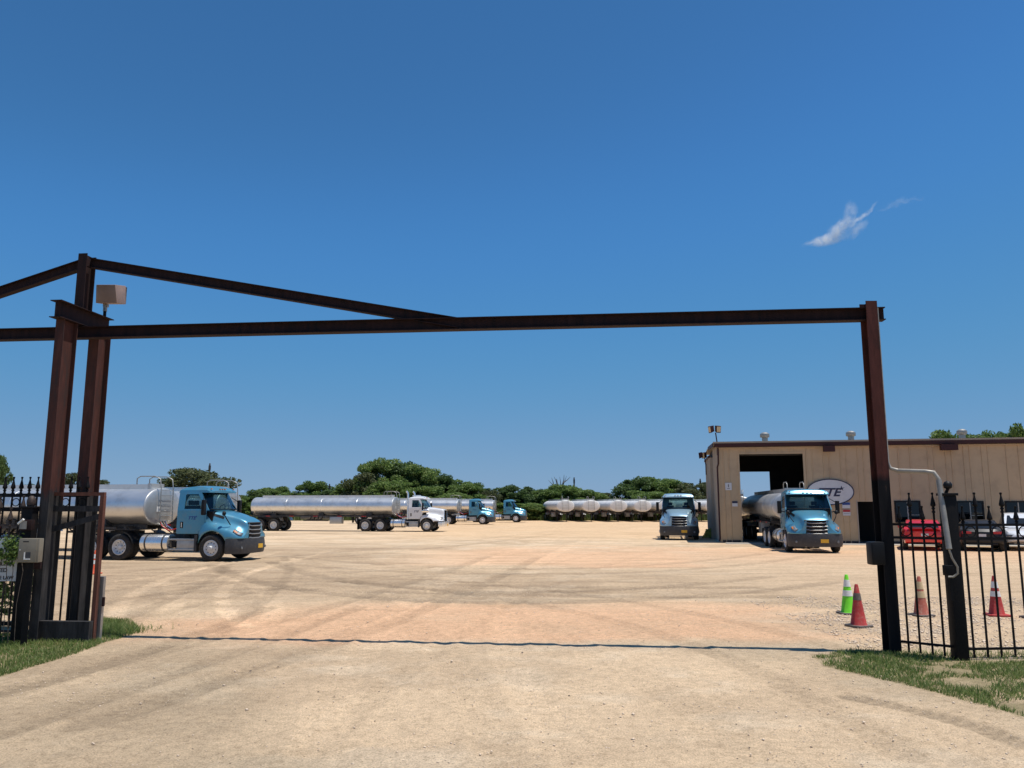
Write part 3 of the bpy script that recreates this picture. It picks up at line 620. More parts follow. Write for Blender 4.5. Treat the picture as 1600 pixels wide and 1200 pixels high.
# ------------------------------------------------------------------ wheels shared by all lorries
def mesh_of(mb, m, smooth=40, bevel=0):
    o = mb.build('piece', m, None, smooth, bevel); me = o.data; bpy.data.objects.remove(o); return me
def tyre_mesh(r, w, rin):
    return mesh_of(MB().lathe([(rin, -w / 2 + .02), (rin + .02, -w / 2), (r - .09, -w / 2 - .004), (r - .03, -w / 2 + .012), (r, -w / 2 + .05), (r, -.03), (r - .012, -.025), (r - .012, -.012), (r, -.008), (r, w / 2 - .05), (r - .03, w / 2 - .012), (r - .09, w / 2 + .004), (rin + .02, w / 2), (rin, w / 2 - .02)], 36, axis='Y', caps=False), 'rubber', 45)
TY = tyre_mesh(.5, .29, .30)
def dual():
    mb = MB()
    for c in (-.165, .165): mb.lathe([(.3, c - .12), (.4, c - .14), (.47, c - .13), (.5, c - .1), (.5, c + .1), (.47, c + .13), (.4, c + .14), (.3, c + .12)], 36, axis='Y', caps=False)
    return mesh_of(mb, 'rubber', 45)
DT = dual()
# outer face towards -Y (the lorry's right side); the left side turns the wheel round
RIMF = mesh_of(MB().lathe([(.305, .02), (.305, -.135), (.285, -.15), (.265, -.12), (.24, -.09), (.15, -.125), (.13, -.15), (.0, -.15)], 32, axis='Y'), 'alloy', 35)
RIMR = mesh_of(MB().lathe([(.305, .05), (.305, -.29), (.285, -.305), (.265, -.28), (.24, -.21), (.14, -.19), (.0, -.19)], 32, axis='Y'), 'alloy', 35)
def hubs(y0, y1, r, holes, ry, rad):
    hub = MB().lathe([(r, y0), (r, y1 + .03), (r * .7, y1), (0.001, y1)], 20, axis='Y')
    for k in range(10):
        a = 2 * math.pi * (k + .5) / 10; hub.lathe([(.013, 0), (.013, -.03), (.004, -.035)], 6, (math.sin(a) * (r + .035), ry + .005, math.cos(a) * (r + .035)), 'Y')
    hol = MB()
    for k in range(10):
        a = 2 * math.pi * k / 10; hol.lathe([(.019, 0), (.019, -.004)], 10, (math.sin(a) * rad, holes, math.cos(a) * rad), 'Y')
    return mesh_of(hub, 'alloy', 35), mesh_of(hol, 'black', 35)
HF, OF = hubs(-.12, -.21, .085, -.108, -.145, .198); HR, OR = hubs(-.18, -.27, .09, -.205, -.19, .2)
OFm = OF; ORm = OR
def wheel(parent, x, side, rear=False, y=1.03, z=.5):
    w = link('wheel', DT if rear else TY, None, parent); w.location = (x, side * y, z); w.rotation_euler = (0, random.uniform(0, 6), 0)
    if side > 0: w.rotation_euler = (0, random.uniform(0, 6), math.pi)
    link('rim', RIMR if rear else RIMF, None, w); link('hub', HR if rear else HF, None, w); hh_ = link('hand_holes', OR if rear else OF, None, w); hh_['kind'] = 'stuff'
    return w

# ------------------------------------------------------------------ road tractor
def logo(parent, size, m, loc, rot, stack=True):
    """three slanted letters under a shooting star"""
    o = link('lettering', text_mesh('TTE', size, .35, .003, size * .03), M[m], parent); o.location = loc; o.rotation_euler = rot; o.scale = (1.15, 1, 1)
    pts = [(0, .46), (.10, .10), (.5, .16), (.17, -.06), (.26, -.42), (0, -.14), (-.30, -.34), (-.15, -.02), (-.9, .0), (-.14, .06)]
    mb = MB().plate([(x * size * .55, y * size * .55) for x, y in pts], [], lambda u, v, w: (u, v, w), .004)
    st = mb.build('star', m, parent); Rm = Matrix.Rotation(rot[2], 3, 'Z') @ Matrix.Rotation(rot[0], 3, 'X')
    st.location = Vector(loc) + Rm @ Vector((size * 1.18, size * .38, 0)); st.rotation_euler = rot
    return o
AERO = [(-.62, [(0, 2.0), (.40, 1.99), (.74, 1.95), (.93, 1.84), (1.02, 1.6), (1.04, 1.35), (1.06, 1.05)]),
        (-.3, [(0, 1.96), (.40, 1.95), (.74, 1.90), (.91, 1.76), (.99, 1.52), (1.08, 1.32), (1.13, 1.05)]),
        (.1, [(0, 1.88), (.40, 1.86), (.67, 1.80), (.80, 1.63), (.90, 1.42), (1.12, 1.26), (1.17, 1.0)]),
        (.5, [(0, 1.77), (.40, 1.75), (.61, 1.68), (.71, 1.50), (.86, 1.32), (1.12, 1.17), (1.17, .95)]),
        (.85, [(0, 1.66), (.42, 1.63), (.59, 1.56), (.66, 1.38), (.82, 1.22), (1.06, 1.06), (1.12, .86)]),
        (1.06, [(0, 1.56), (.42, 1.53), (.57, 1.46), (.62, 1.28), (.76, 1.10), (.94, .98), (1.0, .85)]),
        (1.14, [(0, 1.48), (.40, 1.45), (.53, 1.39), (.57, 1.24), (.68, 1.06), (.83, .95), (.88, .85)])]
CLASSIC = [(-.62, [(0, 2.04), (.40, 2.03), (.70, 2.0), (.86, 1.9), (.92, 1.6), (.95, 1.3), (1.0, 1.05)]),
        (-.2, [(0, 2.0), (.38, 1.99), (.62, 1.95), (.72, 1.8), (.78, 1.5), (.98, 1.32), (1.1, 1.05)]),
        (.2, [(0, 1.95), (.38, 1.94), (.58, 1.9), (.66, 1.74), (.72, 1.45), (1.02, 1.3), (1.17, 1.03)]),
        (.7, [(0, 1.88), (.36, 1.87), (.54, 1.83), (.60, 1.68), (.66, 1.38), (1.0, 1.16), (1.15, .86)]),
        (1.1, [(0, 1.82), (.36, 1.81), (.50, 1.77), (.55, 1.62), (.60, 1.3), (.9, 1.0), (1.06, .8)]),
        (1.24, [(0, 1.78), (.35, 1.77), (.47, 1.73), (.51, 1.6), (.55, 1.28), (.76, .98), (.92, .82)])]
def tractor(kind, paint):
    aero = kind == 'aero'; keys = AERO if aero else CLASSIC; x1 = keys[-1][0]
    e = empty('tractor_truck')
    def side(x, v):
        s = at_x(keys, x); p = crom(s, v); return p
    def hood_pt(x, v, off=0.):
        p = side(x, v)
        if off:
            q = side(x, min(1, v + .01)) - side(x, max(0, v - .01)); q = q / (np.linalg.norm(q) + 1e-9); p = p + off * np.array([-q[1], q[0]]) * (1 if p[0] >= 0 else 1) * np.array([1, 1])
            # outward normal of (y, z) profile running from top centre down the side
        return p
    stx = sorted(set(list(np.linspace(-.62, x1, 26)) + [-.56, -.5, .5, .56]))
    P = []
    for x in stx:
        row = []
        for k in range(19):
            v = k / 18; y, z = side(x, v)
            if v > .8:                                     # cut the wheel arch into the skirt
                arch = .5 + math.sqrt(max(0, .64 ** 2 - x * x)) if abs(x) < .64 else (.62 if x < 0 else z)
                zb = side(x, 1)[1]; bot = arch if abs(x) < .64 else (.85 if x > 0 else 1.02)
                z0 = side(x, .8)[1]; z = z0 + (min(bot, z0 - .02) - z0) * (v - .8) / .2
            row.append((y, z))
        P.append([(x, -y, z) for y, z in reversed(row)] + [(x, y, z) for y, z in row[1:]])
    nose = [(x1 + .02, y * .96, .9 + (z - .9) * .97) for _, y, z in P[-1]]
    mb = MB().grid(P + [nose]); k = len(mb.v) - len(nose)
    mb.f.append(tuple(range(k, len(mb.v)))); hood = mb.build('hood', paint, e, 38)
    md = hood.modifiers.new('thick', 'SOLIDIFY'); md.thickness = .02; md.offset = -1
    # grille
    gx = x1 + .03
    zt, zb_, wt, wb = (1.44, .60, .53, .44) if aero else (1.74, .78, .46, .46)
    def gp(u, v): return (gx + (.05 if aero else .05) * (1 - (2 * u - 1) ** 2) - .03 * v, (2 * u - 1) * (wb + (wt - wb) * v), zb_ + (zt - zb_) * v)
    g = MB().grid([[gp(i / 8, j / 6) for j in range(7)] for i in range(9)])
    gr = g.build('grille', 'black' if aero else 'chrome', e, 60); md = gr.modifiers.new('thick', 'SOLIDIFY'); md.thickness = .06; md.offset = -1
    if aero:
        for j in range(5):
            v = .12 + .185 * j; pts = [gp(i / 10, v + (.025 if i in (0, 1, 9, 10) else 0)) for i in range(11)]
            MB().tube([(p[0] + .012, p[1] * .96, p[2]) for p in pts], .02, 6).build('slat', 'alum_box', gr, 60)
        MB().tube([(p[0] + .012, p[1], p[2]) for p in [gp(i / 10, 1.0) for i in range(11)]], .022, 6).build('surround', 'plastic', gr, 60)
    else:
        for j in range(12):
            u = .06 + .08 * j; a, b = gp(u, .04), gp(u, .96); MB().tube([(a[0] + .01, a[1], a[2]), (b[0] + .01, b[1], b[2])], .011, 6).build('bar', 'black', gr)
        MB().tube([(p[0] + .01, p[1], p[2]) for p in [gp(0, 0), gp(0, 1), gp(.5, 1), gp(1, 1), gp(1, 0), gp(.5, 0), gp(0, 0)]], .03, 8).build('surround', 'chrome', gr, 60)
    # bumper
    P = []
    path = [(.60, 1.19), (.82, 1.17), (1.0, 1.06), (1.16, .82), (1.24, .45), (1.26, 0)] if aero else [(.98, 1.2), (1.28, 1.17), (1.36, .9), (1.38, .45), (1.38, 0)]
    path = [(x, -y) for x, y in path] + [(x, y) for x, y in reversed(path[:-1])]
    prof = [(-.12, .30), (-.03, .28), (.0, .42), (.015, .62), (-.02, .84), (-.12, .865)] if aero else [(-.05, .42), (0, .42), (.015, .6), (0, .80), (-.05, .80)]
    for i, (x, y) in enumerate(path):
        n = Vector((max(.15, x - .3), y * .8, 0)).normalized(); P.append([(x + n.x * o, y + n.y * o, z) for o, z in prof])
    bu = MB().grid(P); bu.f += [tuple(range(len(prof))), tuple(len(bu.v) - 1 - k for k in range(len(prof)))]
    bum = bu.build('bumper', 'plastic' if aero else 'chrome', e, 40)
    MB().box((1.265 if aero else 1.385, .12, .46), (1.28 if aero else 1.40, .46, .62)).build('number_plate', 'plate_y', bum)
    for s in (-1, 1):
        MB().lathe([(.055, 0), (.05, .02), (.001, .024)], 14, (1.14 if aero else 1.30, s * .9, .5), 'X').build('fog_lamp', 'lens', bum, 40)
    # headlights follow the wing surface
    for s in (-1, 1):
        Q = []
        for i in range(7):
            t = i / 6; x = (.80 if aero else .98) + (.30 if aero else .24) * t
            va, vb = (.70 + .02 * t, .80 + .07 * t) if aero else (.72, .86)
            r = []
            for j in range(5):
                v = va + (vb - va) * j / 4; y, z = side(x, v); r.append((x + .012, s * (y + .012), z + .012))
            Q.append(r)
        h = MB().grid(Q).build('headlight', 'lens', e, 60); md = h.modifiers.new('thick', 'SOLIDIFY'); md.thickness = .02
        MB().grid([[(p[0] + .004, p[1] + s * .004, p[2] + .002) for p in r[2:4]] for r in Q[:4]]).build('indicator', 'amber', h)
    # cab: lower sides, upper sides with window openings, roof, rear wall
    xb, xa, zbelt = -1.58, -.34, 1.92
    yl = lambda z: 1.04 - max(0, z - zbelt) * .13
    cab = MB()
    for s in (-1, 1):
        cab.plate([(xb, 1.04), (-.60, 1.04), (-.60, 1.30), (-.34, 1.5), (xa, zbelt), (xb, zbelt)], [], lambda u, v, w, s=s: (u, s * (1.04 - w), v), .04)
        cab.plate([(xb, zbelt), (-.24, zbelt), (-.66, 2.64), (xb, 2.68)], [[(-1.30, 1.97), (-.48, 1.97), (-.55, 2.2), (-.76, 2.54), (-1.26, 2.54), (-1.30, 2.5)]], lambda u, v, w, s=s: (u, s * (yl(v) - w), v), .04)
    cab.plate([(-1.0, 1.04), (1.0, 1.04), (1.0, zbelt), (.93, 2.66), (-.93, 2.66), (-1.0, zbelt)], [[(-.6, 2.0), (.6, 2.0), (.56, 2.5), (-.56, 2.5)]], lambda u, v, w: (xb + w, u, v), .04)
    cab.box((xb, -1.0, 1.02), (-.5, 1.0, 1.06))
    cab = cab.build('cab', paint, e, 30)
    RP_ = []
    for x, hz, wz in ((xb - .03, 2.62, .945), (xb + .02, 2.76, .935), (xb + .3, 2.83, .93), (-1.0, 2.86, .93), (-.66, 2.85, .94), (-.42, 2.79, .955), (-.30, 2.66, .965)):
        r = [(x, -wz - .01, 2.60), (x, -wz, min(hz, 2.70)), (x, -wz + .10, hz - .02), (x, -wz * .5, hz + .01), (x, 0, hz + .02)]; RP_.append(r + [(p[0], -p[1], p[2]) for p in reversed(r[:-1])])
    rf = MB().grid(RP_); n_ = len(RP_[0]); rf.f += [tuple(range(n_)), tuple(len(rf.v) - 1 - k for k in range(n_))]; rf = rf.build('roof', paint, cab, 30)
    for y in (-.8, -.18, 0, .18, .8): MB().box((-.345, y - .03, 2.725), (-.30, y + .03, 2.765)).build('marker_lamp', 'amber', rf)
    # glass
    ws = MB().grid([[(.02 - .26 * y * y - t * (.50 - .10 * y * y), y * (1.0 - .08 * t), 1.95 + t * .68) for t in (0, .25, .5, .75, 1)] for y in np.linspace(-.985, .985, 11)]).build('windscreen', 'glass', cab, 60)
    MB().tube([(.03 - .26 * y * y, y, 1.955) for y in np.linspace(-.97, .97, 9)], .022, 6).build('seal', 'black', ws)
    MB().grid([[(-.52 - .2 * y * y + .04, y * .94, 2.56), (-.52 - .2 * y * y + .055, y * .94, 2.645)] for y in np.linspace(-.97, .97, 9)]).build('shade_band', 'black', ws)
    for s in (-1, 1): MB().add([(-1.31, s * (yl(1.96) - .02), 1.96), (-.47, s * (yl(1.96) - .02), 1.96), (-.75, s * (yl(2.55) - .02), 2.55), (-1.31, s * (yl(2.55) - .02), 2.55)], [(0, 1, 2, 3)]).build('side_window', 'glass', cab)
    MB().add([(xb + .02, -.6, 2.0), (xb + .02, .6, 2.0), (xb + .02, .56, 2.5), (xb + .02, -.56, 2.5)], [(0, 1, 2, 3)]).build('rear_window', 'glass', cab)
    # doors with handle and lettering
    for s in (-1, 1):
        d = MB().plate([(-1.46, 1.08), (-.66, 1.08), (-.42, 1.34), (-.38, 1.9), (-1.46, 1.9)], [], lambda u, v, w, s=s: (u, s * (1.042 + w), v), .008).build('door', paint, e)
        MB().box((-1.42, min(s * 1.048, s * 1.058), 1.24), (-1.30, max(s * 1.048, s * 1.058), 1.48)).build('handle_recess', 'black', d)
        MB().tube([(-1.36, s * 1.066, 1.27), (-1.36, s * 1.066, 1.45)], .014, 6).build('handle', 'chrome', d)
        rot = (R(90), 0, 0) if s < 0 else (R(90), 0, R(180))
        logo(d, .17 if aero else .2, 'blue_ink' if aero else 'navy', (-.95, s * 1.052, 1.62), rot)
    # inside
    it = MB().box((-1.5, -.95, 1.06), (-.3, .95, 1.12)); it.box((-.55, -.95, 1.3), (-.12, .95, 1.88)); it.build('dashboard', 'black', cab)
    for y in (-.5, .5):
        MB().box((-1.35, y - .24, 1.12), (-.85, y + .24, 1.55)).box((-1.42, y - .23, 1.5), (-1.28, y + .23, 2.1)).box((-1.41, y - .13, 2.12), (-1.31, y + .13, 2.3)).build('seat', 'seat', cab, bevel=.03)
    MB().tube([(-.62 + .08 * math.sin(a), .5 + .21 * math.cos(a), 1.95 + .19 * math.sin(a)) for a in np.linspace(0, 6.2832, 17)], .014, 6, False).build('steering_wheel', 'black', cab)
    # mirrors
    for s in (-1, 1):
        mr = MB().box((-.36, s * 1.30 - .09, 1.74), (-.24, s * 1.30 + .09, 2.32)).build('mirror', 'black', e, bevel=.03)
        MB().tube([(-.36, s * 1.02, 1.80), (-.32, s * 1.2, 1.84), (-.30, s * 1.28, 1.88)], .022, 6).tube([(-.5, s * 1.0, 2.42), (-.34, s * 1.28, 2.24)], .016, 6).build('arm', 'black', mr)
        MB().add([(-.363, s * 1.30 - .075, 1.78), (-.363, s * 1.30 + .075, 1.78), (-.363, s * 1.30 + .075, 2.28), (-.363, s * 1.30 - .075, 2.28)], [(0, 1, 2, 3)]).build('mirror_glass', 'chrome', mr)
        if aero:
            hm = MB().lathe([(.02, -.06), (.085, -.03), (.09, .02), (.05, .06), (.01, .07)], 14, (.42, s * 1.06, 1.80), 'X').build('hood_mirror', 'black', e, 60)
            MB().tube([(.60, s * .86, 1.36), (.52, s * 1.0, 1.58), (.43, s * 1.06, 1.76)], .02, 6).build('arm', 'black', hm)
            MB().grid([[(x, s * (side(x, v)[0] + .006), side(x, v)[1] + .004) for v in (.42, .50)] for x in np.linspace(-.35, .25, 6)]).build('hood_vent', 'black', hood)
        else:
            MB().tube([(-1.66, s * .95, 1.0), (-1.66, s * .95, 3.05), (-1.70, s * .95, 3.16), (-1.80, s * .95, 3.26)], .075, 12).build('exhaust_stack', 'chrome', e, 60)
            MB().lathe([(.14, -.3), (.16, -.27), (.16, .27), (.14, .3)], 16, (-.15, s * .98, 1.68), 'X').build('air_cleaner', 'chrome', e, 40)
    if not aero:
        MB().tube([(-1.4, -.5, 2.90), (-.7, -.5, 2.92)], .035, 8).box((-1.2, -.55, 2.86), (-1.1, -.45, 2.92)).build('air_horn', 'chrome', rf)
    for y, m_ in ((-.28, 'red'), (-.12, 'black'), (.04, 'blue_ink')):
        MB().tube([(-1.58, y, 1.5), (-1.9, y - .03, 1.22), (-2.4, y, 1.12), (-2.75, y + .03, 1.3), (-2.85, y, 1.5)], .022, 6).build('air_hose', m_, e, 60)
    # chassis
    ch = MB()
    for s in (-1, 1): ch.box((-6.1, s * .43 - .04, .82), (1.0, s * .43 + .04, 1.0))
    for x in (-5.9, -3.0, -1.4, .6): ch.box((x - .06, -.5, .80), (x + .06, .5, .98))
    for x in (0, -3.9, -5.2): ch.tube([(x, -.95, .5), (x, .95, .5)], .09, 10)
    ch.box((-1.5, -.4, .6), (.9, .4, 1.0)); ch = ch.build('chassis', 'frame', e)
    MB().box((-4.9, -.46, 1.0), (-4.0, .46, 1.1)).lathe([(.45, 1.1), (.46, 1.14), (.4, 1.16)], 20, (-4.5, 0, 0)).build('fifth_wheel', 'frame', e)
    for s in (-1, 1):
        tk = MB().lathe([(.30, -.6), (.33, -.585), (.33, .585), (.30, .6)], 28, (-2.45, s * .86, .66), 'X').build('fuel_tank', 'chrome', e, 35)
        for x in (-2.82, -2.08): MB().lathe([(.334, -.03), (.340, -.03), (.340, .03), (.334, .03)], 28, (x, s * .86, .66), 'X').build('strap', 'frame', tk, 40)
        st = MB().box((-1.80, min(s * .62, s * 1.16), .40), (-.72, max(s * .62, s * 1.16), .46)).box((-1.80, min(s * .62, s * 1.12), .78), (-.72, max(s * .62, s * 1.12), .84)).box((-1.5, min(s * .6, s * 1.08), .46), (-.74, max(s * .6, s * 1.08), .78)).build('cab_steps', 'alum_box', e, bevel=.008)
        MB().box((-1.72, min(s * 1.0, s * 1.09), .50), (-1.54, max(s * 1.0, s * 1.09), .74)).build('step_panel', 'black', st)
        MB().box((-.74, min(s * .9, s * 1.13), .35), (-.66, max(s * .9, s * 1.13), .98)).build('mud_guard', 'plastic', e)
        wheel(e, 0, s)
        for x in (-3.9, -5.2): wheel(e, x, s, True, .92)
        MB().grid([[(-3.9 + .6 * math.sin(a), s * y, .5 + .6 * math.cos(a)) for y in (.6, 1.24)] for a in np.linspace(.1, 1.35, 7)]).build('quarter_fender', 'black', e, 60)
        MB().box((-5.86, min(s * .62, s * 1.22), .16), (-5.84, max(s * .62, s * 1.22), .92)).build('mud_flap', 'black', e)
    return e

# ------------------------------------------------------------------ tank semi-trailer; nose of the tank at x = 0
def trailer(head='tank_end', skin='tank'):
    e = empty('tank_trailer'); A, B, ZC, Ln = 1.16, .74, 2.06, 12.4
    def ell(x, k, n=40): return [(x, A * k * math.copysign(abs(math.cos(t)) ** .92, math.cos(t)), ZC + B * k * math.copysign(abs(math.sin(t)) ** .92, math.sin(t))) for t in (2 * math.pi * i / n for i in range(n))]
    tk = MB().grid([ell(x, k) for x, k in [(-.02, 1), (-3, 1), (-6.2, 1), (-9.3, 1), (-Ln + .02, 1)]], True).build('tank', skin, e, 60)
    for x in (-3.1, -6.2, -9.3): MB().grid([ell(x - .035, 1.0015), ell(x - .03, 1.008), ell(x + .03, 1.008), ell(x + .035, 1.0015)], True).build('weld_band', 'tank', tk, 60)
    def headm(x, s): return MB().grid([ell(x - s * .02, 1.004), ell(x, 1.006), ell(x + s * .02, .985), ell(x + s * .05, .9), ell(x + s * .085, .7), ell(x + s * .105, .4), ell(x + s * .11, .01)], True)
    h = headm(-.02, 1).build('tank_head', head, e, 60)
    MB().box((.07, -.5, 1.86), (.1, -.26, 2.06)).build('placard', 'band', h)
    headm(-Ln + .02, -1).build('tank_head', head, e, 60)
    # rollover rails and hatches on top
    for s in (-1, 1): MB().box((-Ln + .7, s * .42 - .02, ZC + B - .13), (-.35, s * .42 + .02, ZC + B + .15)).build('spill_rail', 'tank', e)
    wk = MB()
    for k in range(30): wk.box((-.8 - k * .38, -.36, ZC + B + .05), (-.5 - k * .38, .36, ZC + B + .07))
    wk.build('walkway', 'alum_box', e)
    for k in range(4): MB().lathe([(.25, 0), (.26, .08), (.22, .12), (.05, .13)], 18, (-1.7 - 2.9 * k, 0, ZC + B + .02)).build('hatch', 'alum_box', e, 40)
    MB().box((-.42, -.45, ZC + B - .10), (-.30, .45, ZC + B + .18)).build('spill_dam', 'tank_end', e)
    for s in (-1, 1):
        MB().tube([(-.95, s * .40, ZC + B + .13), (-.95, s * .40, ZC + B + .38), (-.80, s * .40, ZC + B + .47), (-.15, s * .40, ZC + B + .47), (.10, s * .40, ZC + B + .36), (.16, s * .40, ZC + B), (.2, s * .40, ZC - .62)], .022, 8).build('hand_rail', 'galv', e, 60)
    ld = MB()
    for k in range(7): ld.tube([(.2, -.38, 1.5 + .2 * k), (.2, .38, 1.5 + .2 * k)], .013, 6)
    ld.build('ladder', 'galv', e)
    # frame, hoses, side boxes
    fr = MB()
    for s in (-1, 1): fr.box((-Ln, s * .5 - .05, 1.18), (-.3, s * .5 + .05, 1.36)); fr.box((-Ln + .2, s * 1.1 - .03, 1.19), (-1.2, s * 1.1 + .03, 1.27))
    for k in range(9): fr.box((-.9 - 1.35 * k, -1.08, 1.2), (-.8 - 1.35 * k, 1.08, 1.3))
    for x in (-2.0, -6.2, -10.4): fr.box((x - .2, -.95, 1.28), (x + .2, .95, 1.52))
    fr.box((-2.6, -.7, 1.13), (-.7, .7, 1.2)); fr.build('frame', 'frame', e)
    for s in (-1, 1):
        for k in range(5): MB().box((-2.6 - k * 2.1, min(s * 1.132, s * 1.136), 1.2), (-2.2 - k * 2.1, max(s * 1.132, s * 1.136), 1.26)).build('reflector', 'red', e)
    MB().box((-5.35, -1.12, .62), (-4.3, -.66, 1.17)).build('tool_box', 'alum_box', e, bevel=.01)
    pp = MB()
    for k in range(4): pp.tube([(-6.4 - .33 * k, 0, 1.3), (-6.4 - .33 * k, -.3, .95), (-6.4 - .33 * k, -1.0, .92)], .055, 8)
    pp.tube([(-7.8, -.75, .88), (-5.6, -.75, .88)], .05, 8); pp.build('outlet_pipes', 'frame', e, 60)
    MB().tube([(-8.8, .9, 1.05), (-5.5, .9, 1.05)], .11, 10).build('hose_tube', 'alum_box', e, 60)
    for s in (-1, 1):
        lg = MB().box((-3.16, s * .62 - .06, .58), (-3.04, s * .62 + .06, 1.2)).build('landing_gear', 'frame', e)
        MB().tube([(-3.1, s * .62, 1.15), (-3.9, s * .5, 1.2)], .025, 6).tube([(-3.1, s * .62, .7), (-3.8, s * .5, 1.18)], .025, 6).build('brace', 'frame', lg)
        for x in (-10.25, -11.55): wheel(e, x, s, True, .92)
        MB().grid([[(x, s * y, z) for y in (.62, 1.2)] for x, z in ((-12.2, .85), (-12.05, 1.1), (-10.9, 1.13), (-9.75, 1.1), (-9.6, .85))]).build('fender', 'alum_box', e, 40)
        MB().box((-12.36, min(s * .6, s * 1.2), .14), (-12.34, max(s * .6, s * 1.2), 1.18)).build('mud_flap', 'black', e)
        MB().lathe([(.06, 0), (.06, -.03), (.01, -.035)], 12, (-12.42, s * .95, 1.22), 'X').build('tail_lamp', 'red', e, 40)
    ax = MB()
    for x in (-10.25, -11.55): ax.tube([(x, -.9, .5), (x, .9, .5)], .08, 8)
    for s in (-1, 1): ax.box((-12.0, s * .5 - .05, .75), (-9.8, s * .5 + .05, 1.2))
    ax.build('axle_group', 'frame', e)
    MB().box((-12.55, -1.1, .5), (-12.45, 1.1, .6)).box((-12.5, -.5, .55), (-12.42, -.42, 1.2)).box((-12.5, .42, .55), (-12.42, .5, 1.2)).build('rear_bumper', 'frame', e)
    return e

# ------------------------------------------------------------------ placing lorries: by the ground point of the right front wheel and heading
def heading(o, p, ang, dx=0., dy=0.):
    """put local point (dx, dy) of o at p"""
    c_, s_ = math.cos(ang), math.sin(ang); o.location = (p[0] - c_ * dx + s_ * dy, p[1] - s_ * dx - c_ * dy, 0); o.rotation_euler = (0, 0, ang)
def local(o, x, y=0):
    a = o.rotation_euler.z; return (o.location.x + math.cos(a) * x - math.sin(a) * y, o.location.y + math.sin(a) * x + math.cos(a) * y)
T1 = tractor('aero', 'paint_blue'); TW = tractor('classic', 'paint_white'); TRL = trailer(); 
TRW = trailer('tank_white', 'tank_dull')
gt = 'blue day-cab tractor trucks'; gtr = 'aluminium tank trailers'
NOSE = -2.95                                                          # tank nose behind the tractor's front axle
tag(T1, 'blue day-cab truck parked broadside nearest at the left behind the gate posts', 'truck', gt)
heading(T1, G(331, 877), R(-11), 0, -1.03)
heading(TRL, local(T1, NOSE), R(-11)); tag(TRL, 'silver tank trailer coupled to the nearest blue truck at the left', 'trailer', gtr)
tag(TW, 'white long-nose truck with chrome stacks and grille in the middle distance', 'truck')
heading(TW, G(667, 831), R(-9.5), 0, -1.03)
def paint_swap(o, a, b):
    if o.data and o.data.materials and o.data.materials[0] == M[a]:
        o.data = o.data.copy(); o.data.materials[0] = M[b]
    for c in o.children: paint_swap(c, a, b)
def new_trailer(src, p, ang, label):
    t = copy_tree(src); heading(t, p, ang); tag(t, label, 'trailer', gtr); return t
def new_truck(p, ang, label, dx=0, dy=-1.03):
    t = copy_tree(T1); heading(t, p, ang, dx, dy); tag(t, label, 'truck', gt); return t
new_trailer(TRL, local(TW, NOSE), R(-9.5), 'silver tank trailer coupled to the white truck')
T3 = new_truck(G(754, 819.5), R(-9), 'blue truck parked just right of and behind the white truck'); new_trailer(TRL, local(T3, NOSE), R(-9), 'silver tank trailer behind the white truck cab, coupled to the third truck')
T4 = new_truck(G(806, 816.3), R(-9), 'farthest blue truck in front of the trees, right of the other broadside trucks'); new_trailer(TRL, local(T4, NOSE), R(-9), 'farthest broadside silver tank trailer coupled to the farthest blue truck')
bo_ = G(1127, 848); KD_ = Vector((math.cos(R(11)), -math.sin(R(11)), 0)); TD_ = Vector((math.sin(R(11)), math.cos(R(11)), 0))
T5 = new_truck((12.75, 37.3), R(-98), 'blue truck facing out of the workshop doorway beside the oval sign')
a5 = R(-99.3); new_trailer(TRL, local(T5, NOSE), a5, 'silver tank trailer backed into the dark workshop doorway')
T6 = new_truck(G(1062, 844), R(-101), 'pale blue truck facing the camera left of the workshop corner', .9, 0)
paint_swap(T6, 'paint_blue', 'blue_paler')
# a trailer standing between the two nearest rows, seen over the first one
b_ = (-13.2, 37.5); new_trailer(TRL, b_, R(-10), 'silver tank trailer standing behind the nearest blue truck')
new_trailer(TRL, (bo_ + KD_ * 2.2 + TD_ * 14.5)[:2], R(-101), 'silver tank trailer glimpsed through the back doorway of the workshop')
# row of dropped trailers far back, landing gear down
lbl = ['first', 'second', 'third', 'fourth', 'fifth', 'sixth', 'seventh']
leg_long = None
for i, px in enumerate((884, 924, 967, 1005, 1043, 1079, 1116)):
    p = G(px, 815.5); t = new_trailer(TRW, (p.x, p.y), R(-84), 'white-ended tank trailer in the far parked row, %s from the left' % lbl[i])
    t['group'] = 'tank trailers parked in the far row'
    for ch in t.children:
        if ch.name.startswith('landing_gear'): 
            if leg_long is None:
                leg_long = {}
            s = 1 if ch.data.vertices[0].co.y > 0 else -1
            if s not in leg_long:
                mb = MB().box((-3.16, s * .62 - .06, .5), (-3.04, s * .62 + .06, 1.2)).box((-3.14, s * .62 - .04, .04), (-3.06, s * .62 + .04, .5)).box((-3.22, s * .62 - .12, 0), (-2.98, s * .62 + .12, .04))
                leg_long[s] = mesh_of(mb, 'frame', None)
            ch.data = leg_long[s]
def kill(o):
    for c in list(o.children): kill(c)
    bpy.data.objects.remove(o)
kill(TRW)

# ------------------------------------------------------------------ workshop
AL = R(11); KD = Vector((math.cos(AL), -math.sin(AL), 0)); TD = Vector((math.sin(AL), math.cos(AL), 0))
bo = G(1127, 848)
wk_ = empty('workshop', bo, -AL); tag(wk_, 'long tan metal workshop with ribbed siding and maroon trim', 'building')
